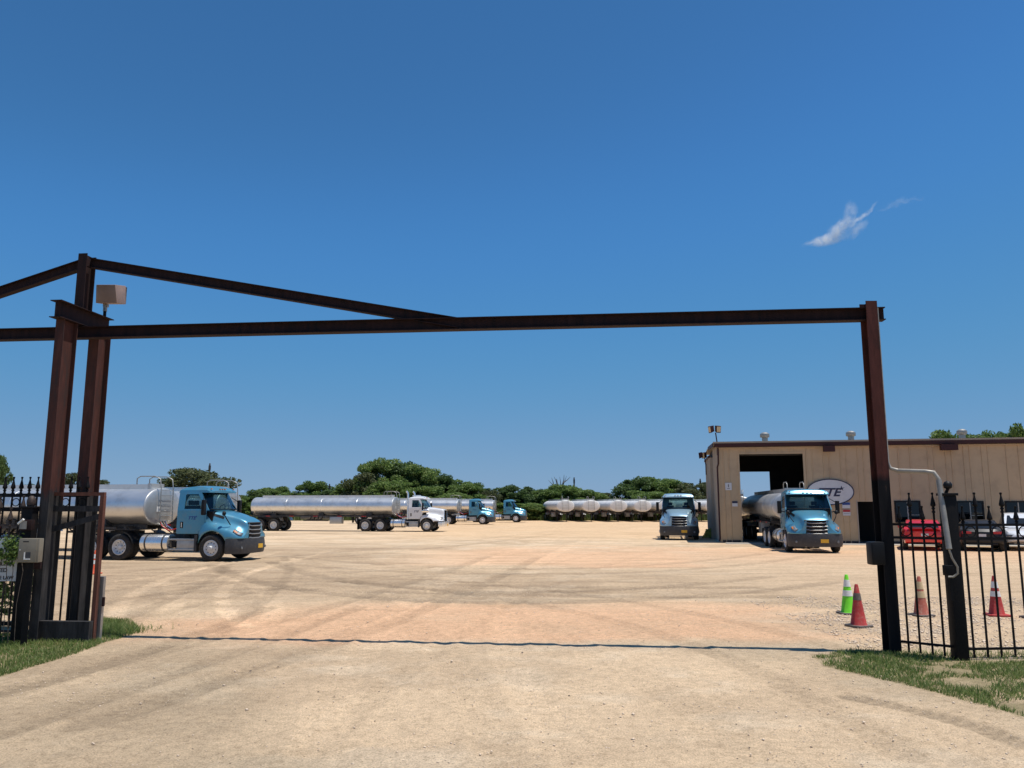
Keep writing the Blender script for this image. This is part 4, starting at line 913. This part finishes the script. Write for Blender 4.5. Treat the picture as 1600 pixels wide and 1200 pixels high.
# local: x along the front, y back, z up
EV, DEP, LEN = 5.62, 10.5, 34.
def px_k(px):                                              # position along the front that shows at photo column px (ground line)
    t = (px - 800) / F_PX * (1 / _c) ; lo, hi = -2., 40.
    for _ in range(50):
        k = (lo + hi) / 2; q = bo + KD * k; dep = q.y * _c + (1.5 - CAM_H) * _s
        if q.x / dep * F_PX + 800 < px: lo = k
        else: hi = k
    return lo
DOOR = (px_k(1157.5), px_k(1261), 5.04)
MAN = (px_k(1341), px_k(1341) + 1.7, 2.32)
WIN = [(px_k(1400), px_k(1438), 1.22, 2.32), (px_k(1497), px_k(1537), 1.2, 2.3), (px_k(1573), px_k(1612), 1.2, 2.3)]
OPEN = [(DOOR[0], DOOR[1], 0, DOOR[2]), (MAN[0], MAN[1], 0, MAN[2])] + WIN
def rib_panel(k0, k1, z0, z1, pitch=.305, dep=.034):
    """ribbed sheet in the x-z plane, ribs standing out towards -y"""
    pr = [k0]; j = math.ceil(k0 / pitch)
    pts = [(k0, 0)]
    while j * pitch < k1 - .05:
        c_ = j * pitch
        if c_ - .04 > k0: pts += [(c_ - .035, 0), (c_ - .018, -dep), (c_ + .018, -dep), (c_ + .035, 0)]
        j += 1
    pts.append((k1, 0)); mb = MB()
    return mb.grid([[(x, y, z0), (x, y, z1)] for x, y in pts])
cuts = sorted(set([0, LEN] + [v for o in OPEN for v in o[:2]] + [round(.915 * i, 3) for i in range(1, int(LEN / .915) + 1)]))
cuts = [c for i, c in enumerate(cuts) if i == 0 or c - cuts[i - 1] > .03]
for k0, k1 in zip(cuts, cuts[1:]):
    mid = (k0 + k1) / 2; zs = [(0.03, EV)]
    for o in OPEN:
        if o[0] - .02 < mid < o[1] + .02: zs = [r for r in ((.03, o[2]), (o[3], EV)) if r[1] - r[0] > .1]
    for z0, z1 in zs: rib_panel(k0, k1, z0, z1).build('wall_panel', 'wall', wk_)
def lbox(name, a, b, m, par=None, bevel=0): return MB().box(a, b).build(name, m, par or wk_, bevel=bevel)
# end wall, stepped out at the back
for i in range(4):
    t0, t1 = i * 1.25, (i + 1) * 1.25; o = rib_panel(t0, t1, .03, EV + .02 - .0 * i).build('end_wall_panel', 'wall_end', wk_); o.rotation_euler = (0, 0, R(-90)); o.location = (0, t0 + t1, 0)
for i in range(4):
    t0, t1 = 5 + i * 1.375, 5 + (i + 1) * 1.375; o = rib_panel(t0, t1, .03, 5.15).build('end_wall_panel', 'wall_end', wk_); o.rotation_euler = (0, 0, R(-90)); o.location = (-.22, t0 + t1, 0)
lbox('return_wall', (-.22, 4.98, .03), (0, 5.02, 5.15), 'wall_end')
lbox('end_trim', (-.32, 5, 5.15), (-.17, 10.5, 5.27), 'trim')
# far and right walls, rear doorway
rear = (px_k(1157.5) + .0, 4.1)
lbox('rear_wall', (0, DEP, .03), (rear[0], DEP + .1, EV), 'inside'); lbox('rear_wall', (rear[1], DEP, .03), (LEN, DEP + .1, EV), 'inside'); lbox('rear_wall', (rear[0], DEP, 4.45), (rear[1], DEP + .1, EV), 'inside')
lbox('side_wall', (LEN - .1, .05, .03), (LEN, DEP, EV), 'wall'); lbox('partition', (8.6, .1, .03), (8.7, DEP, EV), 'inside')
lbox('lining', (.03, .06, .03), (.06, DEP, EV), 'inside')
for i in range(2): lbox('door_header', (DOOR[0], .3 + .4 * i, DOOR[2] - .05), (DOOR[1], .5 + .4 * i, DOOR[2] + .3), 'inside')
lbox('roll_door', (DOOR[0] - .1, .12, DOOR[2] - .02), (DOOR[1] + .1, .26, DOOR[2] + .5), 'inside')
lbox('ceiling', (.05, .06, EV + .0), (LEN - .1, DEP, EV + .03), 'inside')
lbox('strip_light', (4.0, 4.2, 5.3), (5.2, 4.35, 5.36), 'band')
# roof: low gable, ridge along the middle
rf = MB(); rz = .22
rf.add([(-.25, -.28, EV + .06), (LEN + .3, -.28, EV + .06), (LEN + .3, DEP / 2, EV + rz), (-.25, DEP / 2, EV + rz), (-.25, DEP + .28, EV + .06), (LEN + .3, DEP + .28, EV + .06)], [(0, 1, 2, 3), (3, 2, 5, 4)])
rf = rf.build('roof', 'roof', wk_); md = rf.modifiers.new('thick', 'SOLIDIFY'); md.thickness = .05; md.offset = 1
lbox('roof_edge', (-.27, -.33, EV + .045), (LEN + .3, -.27, EV + .14), 'roof', rf)
lbox('gutter', (-.2, -.30, EV - .17), (LEN + .3, -.10, EV + .04), 'trim', None, .012)
lbox('eave_trim', (0, -.12, EV - .26), (LEN, -.03, EV - .19), 'wall')
gt_ = MB().add([(-.26, -.28, EV - .14), (-.26, DEP / 2, EV + rz - .2), (-.26, DEP / 2, EV + rz + .0), (-.26, -.28, EV + .06)], [(0, 1, 2, 3)]).build('gable_trim', 'trim', wk_); md = gt_.modifiers.new('thick', 'SOLIDIFY'); md.thickness = .04
gw = MB().add([(-.01, 0, EV - .05), (-.01, DEP / 2, EV - .05), (-.01, DEP / 2, EV + rz - .08), (-.01, 0, EV + .0)], [(0, 1, 2, 3)]).build('gable_wall', 'wall_end', wk_)
# downspout, corner trim, jambs, base strip, small wall fittings
lbox('corner_trim', (-.03, -.035, .03), (.09, .0, EV - .2), 'wall'); MB().tube([(.02, -.1, EV - .2), (.0, -.09, 4.5), (-.06, -.06, 4.3), (-.06, -.06, .25), (-.1, -.16, .1)], .045, 8).build('downspout', 'trim', wk_, 60)
for k in (DOOR[0], DOOR[1]): lbox('door_jamb', (k - .05, -.035, .03), (k + .05, .08, DOOR[2]), 'wall')
lbox('door_lintel', (DOOR[0] - .05, -.04, DOOR[2]), (DOOR[1] + .05, .08, DOOR[2] + .09), 'wall')
for k in (MAN[0], MAN[1]): lbox('door_jamb', (k - .06, -.035, .03), (k, .05, MAN[2] + .06), 'wall_end')
for a, b in ((0, DOOR[0] - .06), (DOOR[1] + .06, MAN[0] - .07), (MAN[1] + .01, LEN)): lbox('base_strip', (a, -.032, .03), (b, .0, .16), 'frame')
for px, w in ((1299, .6), (1487, .85)):
    k = px_k(px); lbox('eave_bracket', (k - w / 2, -.62, EV - .52), (k + w / 2, -.3, EV - .2), 'trim')
for k0, k1, z0, z1 in WIN:
    f = MB().plate([(k0 - .05, z0 - .05), (k1 + .05, z0 - .05), (k1 + .05, z1 + .05), (k0 - .05, z1 + .05)], [[(k0 + .03, z0 + .03), (k1 - .03, z0 + .03), (k1 - .03, z1 - .03), (k0 + .03, z1 - .03)]], lambda u, v, w: (u, -.045 + w, v), .1).build('window', 'black', wk_)
    m_ = (k0 + k1) / 2
    lbox('mullion', (m_ - .025, -.03, z0 + .03), (m_ + .025, .02, z1 - .03), 'galv', f)
    for a, b, c in ((k0 + .03, m_ - .026, 'glass_dark'), (m_ + .026, k1 - .03, 'glass_dark')): MB().box((a, -.005, z0 + .03), (b, .004, z1 - .03)).build('pane', c, f)
    lbox('sash', (m_ + .026, -.02, z0 + .36), (k1 - .03, .01, z0 + .385), 'galv', f); lbox('blind', (k0, .12, z0), (k1, .14, z1), 'conduit', f)
for px in (1192, 1333, 1506):                              # turbine vents stand on the roof slope
    q = px_k(px) + (.3 if px > 1400 else .0); yv = 1.6; zv = EV + .06 + (yv + .28) / (DEP / 2 + .28) * (rz - .06)
    v = MB().lathe([(.17, -.2), (.17, .36), (.22, .38), (.28, .48), (.26, .6), (.14, .68), (.01, .70)], 18, (q + .5, yv, zv)).build('roof_vent', 'galv', rf, 40)
    for j in range(12):
        a = j * math.pi / 6; MB().box((q + .5 + .26 * math.cos(a) - .01, yv + .26 * math.sin(a) - .01, zv + .39), (q + .5 + .26 * math.cos(a) + .01, yv + .26 * math.sin(a) + .01, zv + .60)).build('vane', 'alum_box', v)
# oval sign, notices
sg = empty('oval_sign', bo + KD * (px_k(1299)) - TD * .05 + up * 2.86, -AL); tag(sg, 'white oval company sign with navy rim and letters on the workshop front', 'sign')
def oval(a, b, n=48): return [(a * math.cos(2 * math.pi * k / n), b * math.sin(2 * math.pi * k / n)) for k in range(n)]
MB().plate(oval(1.24, .70), [], lambda u, v, w: (u, -w, v), .04).build('panel', 'sign_white', sg)
MB().plate(oval(1.27, .73), [oval(1.22, .68)], lambda u, v, w: (u, -w, v), .055).build('rim', 'navy', sg)
logo(sg, .62, 'navy', (-.12, -.048, -.04), (R(90), 0, 0))
def notice(px, z, w, h, rows, label, name='wall_notice'):
    e = empty(name, bo + KD * px_k(px) - TD * .035 + up * z, -AL); tag(e, label, 'sign')
    MB().box((-w / 2, -.012, 0), (w / 2, 0, h)).build('panel', 'sign_white', e)
    for m_, x0, x1, z0, z1 in rows: MB().box((x0 * w, -.016, z0 * h), (x1 * w, -.0125, z1 * h)).build('printed_band', m_, e)
    return e
notice(1140, 2.98, .36, .42, [('ink', -.06, .06, .4, .8), ('ink', -.2, .2, .2, .26)], 'square white notice on the workshop wall, higher left of the big doorway')
notice(1149, 2.05, .3, .3, [('navy', -.5, .5, .62, 1.0)], 'small white notice with dark heading left of the big doorway, lower one')
n_ = notice(1323, 1.95, .42, .34, [('blue_ink', -.48, .48, .55, .95)], 'white notice with blue heading above the red one right of the oval sign')
n_ = notice(1323, 1.55, .40, .33, [('red', -.48, .48, .6, .98), ('navy', -.4, .4, .3, .34)], 'white notice with red heading below the blue one right of the oval sign')
# floodlights on poles at the workshop corner
def corner_light(px, py, Y, z0, heads, label):
    p = H(px, py, Y); e = empty('corner_floodlight', (p.x, p.y, z0), -AL); tag(e, label, 'floodlight'); h = p.z - z0
    MB().tube([(.06, 0, 0), (.06, 0, h * .6), (.0, -.03, h)], .035, 8).build('pole', 'trim', e, 60)
    for dx, rz_ in heads:
        b = MB().add([(-.2, -.16, -.02), (.2, -.16, -.02), (.16, .16, .06), (-.16, .16, .06), (-.22, -.22, .3), (.22, -.22, .3), (.17, .12, .34), (-.17, .12, .34)], [(0, 3, 2, 1), (4, 5, 6, 7), (0, 1, 5, 4), (1, 2, 6, 5), (2, 3, 7, 6), (3, 0, 4, 7)]).build('lamp_head', 'trim', e, bevel=.015)
        b.scale = (.7, .7, 1.25); b.location = (dx, 0, h); b.rotation_euler = (0, 0, rz_)
        MB().add([(-.17, -.172, .02), (.17, -.172, .02), (.19, -.222, .27), (-.19, -.222, .27)], [(0, 1, 2, 3)]).build('lens', 'bandbuff', b)
corner_light(1118, 676, 46.6, EV - .6, [(.12, .5), (-.22, -1.1)], 'pair of floodlights on a pole at the near workshop corner')
corner_light(1101, 716, 55, 4.2, [(0, -.9), (-.25, -1.6)], 'floodlight on a pole at the far end of the workshop side')
# apron and shop floor
ap = MB().box((.2, -1.6, -.1), (LEN, .0, .028)).build('concrete_apron', 'concrete'); ap.location = bo; ap.rotation_euler = (0, 0, -AL); ap['kind'] = 'structure'
ap = MB().box((-.1, .0, -.1), (LEN, DEP + .2, .026)).build('shop_floor', 'concrete'); ap.location = bo; ap.rotation_euler = (0, 0, -AL); ap['kind'] = 'structure'
hz = empty('hose_heap', G(1108, 841.5)); tag(hz, 'heap of yellow-green hose dropped at the workshop corner', 'hose')
mb = MB(); pts = []
for k in range(70):
    a = k * .55; r = .42 - .004 * k + .05 * math.sin(k * 1.7); pts.append((r * math.cos(a), r * .6 * math.sin(a), .05 + .008 * k + .03 * math.sin(k * 2.3)))
mb.tube(pts + [(.6, -.1, .3), (.9, -.2, .05), (1.5, -.3, .04)], .045, 6); mb.build('coil', 'hose', hz, 60)

# ------------------------------------------------------------------ cars
def car(kind, paint, label, name):
    e = empty(name); tag(e, label, 'car')
    suv = kind == 'suv'; L2 = 2.38; hw = .93
    # lower body: (x, bottom, beltline, half width)
    if suv: st = [(-L2, .55, 1.0, .74), (-L2 + .08, .42, 1.08, .86), (-1.6, .32, 1.12, .93), (0, .28, 1.08, .94), (1.0, .3, 1.06, .94), (1.7, .34, 1.0, .9), (2.2, .4, .88, .8), (L2, .5, .74, .6)]; gh = [(-2.26, -1.98, -.05, .95, 1.72)]
    else: st = [(-L2, .52, .88, .72), (-L2 + .07, .36, 1.0, .86), (-1.6, .28, 1.02, .95), (0, .24, .98, .95), (1.0, .26, .96, .94), (1.7, .3, .9, .9), (2.2, .36, .8, .8), (L2, .46, .66, .6)]; gh = [(-1.75, -1.05, .15, .95, 1.40)]
    P = []
    for x in np.linspace(-L2, L2, 34):
        q = [np.interp(x, [s[0] for s in st], [s[i] for s in st]) for i in (1, 2, 3)]; b, t, w = q
        arch = 0
        for xw in (-1.42, 1.42):
            if abs(x - xw) < .40: arch = max(arch, .34 + math.sqrt(.40 ** 2 - (x - xw) ** 2))
        row = [(0, t + .02), (w * .6, t + .015), (w * .9, t - .03), (w * .98, t - .12), (w, (b + t) / 2), (w * .985, max(b + .1, arch)), (w * .96, max(b, arch)), (w * .5, b), (0, b)]
        P.append([(x, y, z) for y, z in row] + [(x, -y, z) for y, z in reversed(row[1:-1])])
    body = MB().grid(P, True); n = len(P[0]); body.f += [tuple(range(n)), tuple(len(body.v) - 1 - k for k in range(n))]; body = body.build('body', paint, e, 38)
    xr0, xr1, xf1, xf0, zt = gh[0]; zb = (1.1 if suv else .98); wb, wt = .86, .68
    lv = [(xr0, zb, wb), (xr1, zt - .04, wt), (xr1 + .25, zt, wt), ((xr1 + xf1) / 2, zt + .02, wt), (xf1 - .2, zt - .01, wt), (xf1, zt - .06, wt), (xf0, zb - .02, wb)]
    g = MB(); top = [(x, -w, z) for x, z, w in lv] ; 
    cab = MB().grid([[(x, -wb - .02, zb - .03), (x, -w, z), (x, -w * .6, z + (.02 if i not in (0, 6) else 0)), (x, w * .6, z + (.02 if i not in (0, 6) else 0)), (x, w, z), (x, wb + .02, zb - .03)] for i, (x, z, w) in enumerate(lv)]).build('cabin', paint, e, 40)
    def quad(name, pts, m, off, par): 
        a = Vector(pts[1]) - Vector(pts[0]); b = Vector(pts[2]) - Vector(pts[0]); nn = a.cross(b).normalized() * off
        return MB().add([Vector(p) + nn for p in pts], [tuple(range(len(pts)))]).build(name, m, par)
    def lp(p, q, t): return tuple(p[i] + (q[i] - p[i]) * t for i in range(3))
    A, B = (xr0, -wb, zb), (xr1, -wt, zt - .04); A2, B2 = (xr0, wb, zb), (xr1, wt, zt - .04)
    quad('rear_window', [lp(lp(A, B, .15), lp(A2, B2, .15), .1), lp(lp(A, B, .15), lp(A2, B2, .15), .9), lp(lp(A, B, .88), lp(A2, B2, .88), .92), lp(lp(A, B, .88), lp(A2, B2, .88), .08)], 'car_glass', -.012, cab)
    A, B = (xf0, -wb, zb - .02), (xf1, -wt, zt - .06); A2, B2 = (xf0, wb, zb - .02), (xf1, wt, zt - .06)
    quad('windscreen', [lp(lp(A, B, .08), lp(A2, B2, .08), .08), lp(lp(A, B, .08), lp(A2, B2, .08), .92), lp(lp(A, B, .92), lp(A2, B2, .92), .92), lp(lp(A, B, .92), lp(A2, B2, .92), .08)], 'car_glass', .012, cab)
    for s in (-1, 1):
        w = lambda z: wb + .012 + (wt - wb) * (z - zb) / (zt - zb)
        z0, z1 = zb + .04, zt - .1
        quad('side_window', [(xr0 + .42, s * w(z0), z0), (xf0 - .35, s * w(z0), z0), (xf1 - .08, s * w(z1), z1), (xr1 + .12, s * w(z1), z1)], 'car_glass', 0, cab)
        for x in (-1.42, 1.42):
            wh = MB().lathe([(.2, -.1), (.31, -.115), (.34, -.08), (.34, .08), (.31, .115), (.2, .1)], 24, axis='Y', caps=False).build('wheel', 'rubber', e, 40); wh.location = (x, s * .82, .34)
            MB().lathe([(.215, 0), (.215, s * .1), (.19, s * .11), (.06, s * .085), (.001, s * .09)], 20, axis='Y').build('rim', 'alloy', wh, 35)
        MB().box((.72, s * .95 - .09, zb), (.86, s * .95 + .09, zb + .13)).build('mirror', paint, e, bevel=.03)
        tl = MB().box((-L2 - .005, s * .62 - .2, .80 if not suv else .95), (-L2 + .12, s * .62 + .2, .91 if not suv else 1.07)).build('tail_light', 'red', e, bevel=.02)
        hl = MB().box((L2 - .2, s * .6 - .2, .66), (L2 - .03, s * .6 + .2, .76)).build('headlight', 'lens', e, bevel=.02)
    MB().box((-L2 - .05, -.84, .40), (-L2 + .12, .84, .62)).build('rear_bumper', paint, e, bevel=.04)
    MB().box((-L2 - .055, -.6, .30), (-L2 + .1, .6, .40)).build('rear_valance', 'black', e, bevel=.02)
    MB().box((-L2 - .012, -.16, .68), (-L2 + .02, .16, .80)).build('number_plate', 'sign_white', e)
    if kind == 'coupe': MB().box((-L2 + .0, -.7, 1.05), (-L2 + .16, .7, 1.075)).box((-L2 + .04, -.6, .98), (-L2 + .1, -.55, 1.06)).box((-L2 + .04, .55, .98), (-L2 + .1, .6, 1.06)).build('spoiler', paint, e)
    return e
c1 = car('coupe', 'car_red', 'bright red coupe parked tail out in front of the workshop windows', 'parked_car'); heading(c1, G(1447, 861), R(66), -2.38, 0)
c2 = car('sedan', 'car_black', 'black sedan parked tail out between the red coupe and white car', 'parked_car'); heading(c2, G(1537, 862), R(64), -2.38, 0)
c3 = car('suv', 'car_white', 'white car at the right edge beside the black sedan', 'parked_car'); heading(c3, G(1600, 858), R(242), 0, 0)
c4 = car('suv', 'car_blue', 'blue car half hidden behind the left fence', 'parked_car'); heading(c4, H(-62, 830, 23.5)[:2], R(4), 0, 0)

# ------------------------------------------------------------------ trees and poles
def limb_tree(h, spread, seed):
    r = random.Random(seed); mb = MB(); tips = []
    mb.tube([(0, 0, -.2), (.05, .03, h * .2), (.0, .08, h * .45), (.1, 0, h * .7)], [.03 * h, .024 * h, .017 * h, .008 * h], 8)
    for k in range(8):
        a = k * 2.4 + r.random(); z = h * r.uniform(.18, .55); e_ = spread * r.uniform(.4, .8)
        p2 = (e_ * math.cos(a), e_ * math.sin(a), z + h * r.uniform(.15, .35)); mb.tube([(0, .04, z), (p2[0] * .5, p2[1] * .5, z + (p2[2] - z) * .4), p2], [.011 * h, .008 * h, .003 * h], 6); tips.append(p2)
    return mb, tips
def crown_pts(h, w, seed, n, low=.12):
    r = np.random.default_rng(seed); lobes = []
    for k in range(75):
        z = r.uniform(low + .06, .88); rad = w * (1 - (abs(z - .42) / .56) ** 2.0) ** .5 * r.uniform(.2, 1.0) ** .6; a = r.uniform(0, 6.28)
        lobes.append((rad * math.cos(a) * .85, rad * math.sin(a) * .85, z * h, w * r.uniform(.10, .30)))
    wts = np.array([q[3] ** 2 for q in lobes]); idx = r.choice(len(lobes), n, p=wts / wts.sum()); Lb = np.array(lobes)[idx]
    d = r.normal(size=(n, 3)); d /= np.linalg.norm(d, axis=1)[:, None]; rr = Lb[:, 3:4] * r.uniform(.25, 1.08, (n, 1)) ** .6
    return Lb[:, :3] + d * rr * [1, 1, .8]
PROTO = []
for i, (mt, low) in enumerate((('leaf_a', .1), ('leaf_b', .05), ('leaf_c', .12), ('leaf_a', .02), ('leaf_b', .15))):
    mb, _ = limb_tree(10, 4.2, i); tm = mesh_of(mb, 'bark', 60)
    c_ = leaf_cloud('crown', crown_pts(10, 4.6, 50 + i, 17000, low), .21, M[mt], None); cm = c_.data; bpy.data.objects.remove(c_); PROTO.append((tm, cm))
def tree(px, top, Y, wpx, k, label, name='tree', cat='tree', group='trees beyond the yard'):
    p = H(px, top, Y); g = G(px, 812); e = empty(name, (p.x, Y, 0)); tag(e, label, cat, group)
    tm, cm = PROTO[k]; s = p.z / 9.6; ws = max(.3, wpx / F_PX * Y / 5.6); rz_ = random.uniform(0, 6.28)
    for nm, me in (('trunk', tm), ('crown', cm)):
        o = link(nm, me, None, e); o.scale = (ws if nm == 'crown' else min(ws, s), ws if nm == 'crown' else min(ws, s), s); o.rotation_euler = (0, 0, rz_)
    return e
spec = [  # (px, top y, depth, width px, kind, label)
    (-4, 708, 60, 30, 1, 'dark tree at the left edge of the picture above the fence'), (112, 738, 80, 40, 2, 'olive tree showing between the two left posts'), (150, 748, 95, 44, 2, 'small olive tree just right of the rear left post'),
    (302, 731, 78, 92, 2, 'round olive tree standing right above the nearest truck cab'), (40, 756, 100, 70, 1, 'low tree line seen between the left fence finials'),
    (366, 772, 118, 40, 0, 'low bushy tree behind the nearest truck windscreen'), (403, 765, 126, 46, 1, 'small dark tree left end of the far tree line'), (428, 760, 132, 48, 0, 'round mid green tree above the rear of the white truck trailer'), (460, 768, 128, 46, 3, 'low green tree above the white truck trailer, left half'),
    (491, 752, 130, 44, 0, 'small domed tree standing alone above the long trailer'), (522, 764, 126, 48, 1, 'dark low tree right of the domed tree'), (548, 755, 124, 44, 3, 'green tree at the left foot of the tallest clump'),
    (573, 738, 122, 50, 2, 'olive green tree left side of the tallest clump'), (596, 717, 124, 60, 0, 'tallest tree of the clump, leftmost peak'), (628, 720, 126, 66, 1, 'tall dark tree in the middle of the tallest clump'), (655, 726, 125, 56, 0, 'tall tree at the right shoulder of the tallest clump'),
    (615, 752, 117, 64, 3, 'lower green tree in front of the tallest clump'), (660, 760, 116, 60, 0, 'leafy lower tree behind the white truck cab'), (684, 741, 124, 54, 1, 'dark tree where the clump slopes down to the right'), (708, 748, 126, 50, 3, 'green tree above the third truck trailer'), (730, 754, 122, 50, 0, 'mid green tree above the third truck cab'),
    (700, 770, 116, 60, 3, 'bright low bush behind the third trailer'), (752, 765, 124, 46, 2, 'olive tree between the two far blue trucks'), (778, 760, 128, 48, 1, 'dark tree behind the farthest blue truck'), (808, 757, 126, 46, 1, 'dark rounded tree right above the farthest blue truck'), (832, 764, 124, 44, 1, 'dark tree just right of the farthest truck'),
    (770, 786, 117, 60, 0, 'low bush in front of the dark trees by the farthest truck'), (820, 786, 117, 56, 3, 'low green bush right of the farthest truck'), (856, 763, 124, 40, 0, 'green tree beside the bare dead tree'), (882, 757, 126, 56, 3, 'green tree under the bare dead branches'), (912, 765, 124, 50, 0, 'green tree above the second parked trailer'), (938, 769, 126, 46, 2, 'low olive tree above the third parked trailer'), (955, 776, 130, 40, 0, 'small tree in the dip left of the big round tree'),
    (995, 745, 122, 58, 1, 'big round dark tree above the fourth parked trailer, left half'), (1030, 745, 124, 62, 0, 'big round green tree left of the pale truck, right half'), (1012, 766, 118, 60, 0, 'lower green tree in front of the big round tree'), (1088, 753, 120, 50, 2, 'olive tree between the pale truck and workshop'), (1066, 772, 126, 40, 1, 'low dark tree behind the pale truck cab'),
    (1492, 672, 92, 76, 0, 'tree top showing above the workshop roof left of the last vent'), (1562, 674, 95, 70, 3, 'tree top showing above the workshop roof near the right edge'), (1600, 664, 88, 60, 0, 'tallest tree top above the workshop roof at the right edge')]
for s in spec: tree(*s)
dt = empty('dead_tree', (H(873, 790, 127).x, 127, 0)); tag(dt, 'bare dead tree with forked branches above the tree line', 'tree')
mb = MB(); hh = H(873, 745, 127).z
mb.tube([(0, 0, -.1), (.05, 0, hh * .6), (-.3, 0, hh * .95)], [.2, .15, .05], 7); r = random.Random(3)
for x, z0, x1, z1 in ((0, .6, 1.3, 1.02), (0, .62, -1.6, .92), (.6, .8, .9, 1.05), (.7, .85, 1.9, 1.0), (-.2, .8, -.7, 1.0), (-.8, .77, -1.1, .98), (.3, .7, .2, 1.0)):
    mb.tube([(x, 0, hh * z0), ((x + x1) / 2 + .1, .1, hh * (z0 + z1) / 2), (x1, 0, hh * z1)], [.10, .06, .02], 6)
mb.build('trunk', 'deadwood', dt, 60)
for px, py, Y, lb in ((515, 756, 128, 'short dark pole rising from the trees above the long trailer'), (897, 746, 128, 'utility pole standing right of the dead tree'), (1094, 748, 122, 'pole top between the olive tree and workshop corner'), (328, 724, 110, 'thin mast right of the round olive tree')):
    p = H(px, py, Y); e = empty('utility_pole', (p.x, Y, 0)); tag(e, lb, 'pole')
    MB().tube([(0, 0, -.2), (0, 0, p.z)], [.14, .10], 8).build('shaft', 'wood_pole', e, 60); MB().box((-.13, -.1, p.z - .9), (.13, .12, p.z - .3)).build('transformer', 'frame', e)

# ------------------------------------------------------------------ one wisp of cloud
p = H(1315, 350, 3000); cdist = 3000
cl = MB().box((-230, -60, -150), (330, 60, 150)).build('cloud', 'band'); cl.location = p; cl['kind'] = 'structure'
m = bpy.data.materials.new('cloud_vapour'); m.use_nodes = True; n = m.node_tree.nodes; l = m.node_tree.links; n.clear()
out = n.new('ShaderNodeOutputMaterial'); pv = n.new('ShaderNodeVolumePrincipled'); l.new(pv.outputs[0], out.inputs['Volume'])
pv.inputs['Color'].default_value = (1, 1, 1, 1); pv.inputs['Anisotropy'].default_value = .2
tc = n.new('ShaderNodeTexCoord'); nz = n.new('ShaderNodeTexNoise'); nz.inputs['Scale'].default_value = .012; nz.inputs['Detail'].default_value = 3; l.new(tc.outputs['Object'], nz.inputs['Vector'])
sb = n.new('ShaderNodeVectorMath'); sb.operation = 'SUBTRACT'; l.new(nz.outputs['Color'], sb.inputs[0]); sb.inputs[1].default_value = (.5, .5, .5)
ms = n.new('ShaderNodeVectorMath'); ms.operation = 'SCALE'; l.new(sb.outputs[0], ms.inputs[0]); ms.inputs['Scale'].default_value = 90
wv = n.new('ShaderNodeVectorMath'); wv.operation = 'ADD'; l.new(tc.outputs['Object'], wv.inputs[0]); l.new(ms.outputs[0], wv.inputs[1])
total = None
for cx, cz, rx, rz_, ang, amp in ((-65, -62, 85, 26, 12, 1.), (-5, -20, 75, 24, 48, .9), (35, 35, 60, 30, 75, .45), (75, 25, 80, 13, 40, .6), (60, -20, 60, 22, 30, .25), (255, 95, 90, 10, 18, .16)):
    s1 = n.new('ShaderNodeVectorMath'); s1.operation = 'SUBTRACT'; l.new(wv.outputs[0], s1.inputs[0]); s1.inputs[1].default_value = (cx, 0, cz)
    ro = n.new('ShaderNodeVectorRotate'); ro.rotation_type = 'Y_AXIS'; ro.inputs['Angle'].default_value = R(ang); l.new(s1.outputs[0], ro.inputs['Vector'])
    dv = n.new('ShaderNodeVectorMath'); dv.operation = 'DIVIDE'; l.new(ro.outputs[0], dv.inputs[0]); dv.inputs[1].default_value = (rx, 32, rz_)
    le = n.new('ShaderNodeVectorMath'); le.operation = 'LENGTH'; l.new(dv.outputs[0], le.inputs[0])
    mr = n.new('ShaderNodeMapRange'); mr.interpolation_type = 'SMOOTHSTEP'; mr.inputs[1].default_value = 1.25; mr.inputs[2].default_value = 0; mr.inputs[3].default_value = 0; mr.inputs[4].default_value = amp; l.new(le.outputs['Value'], mr.inputs[0])
    if total is None: total = mr.outputs[0]
    else:
        ad = n.new('ShaderNodeMath'); ad.operation = 'MAXIMUM'; l.new(total, ad.inputs[0]); l.new(mr.outputs[0], ad.inputs[1]); total = ad.outputs[0]
n2_ = n.new('ShaderNodeTexNoise'); n2_.inputs['Scale'].default_value = .035; n2_.inputs['Detail'].default_value = 5; l.new(wv.outputs[0], n2_.inputs['Vector'])
mr = n.new('ShaderNodeMapRange'); mr.inputs[1].default_value = .35; mr.inputs[2].default_value = .65; l.new(n2_.outputs['Fac'], mr.inputs[0])
mu = n.new('ShaderNodeMath'); mu.operation = 'MULTIPLY'; l.new(total, mu.inputs[0]); l.new(mr.outputs[0], mu.inputs[1])
m2 = n.new('ShaderNodeMath'); m2.operation = 'MULTIPLY'; l.new(mu.outputs[0], m2.inputs[0]); m2.inputs[1].default_value = .07; l.new(m2.outputs[0], pv.inputs['Density'])
cl.data.materials.clear(); cl.data.materials.append(m)
cl['label'] = 'small white wisp of cloud in the clear sky'
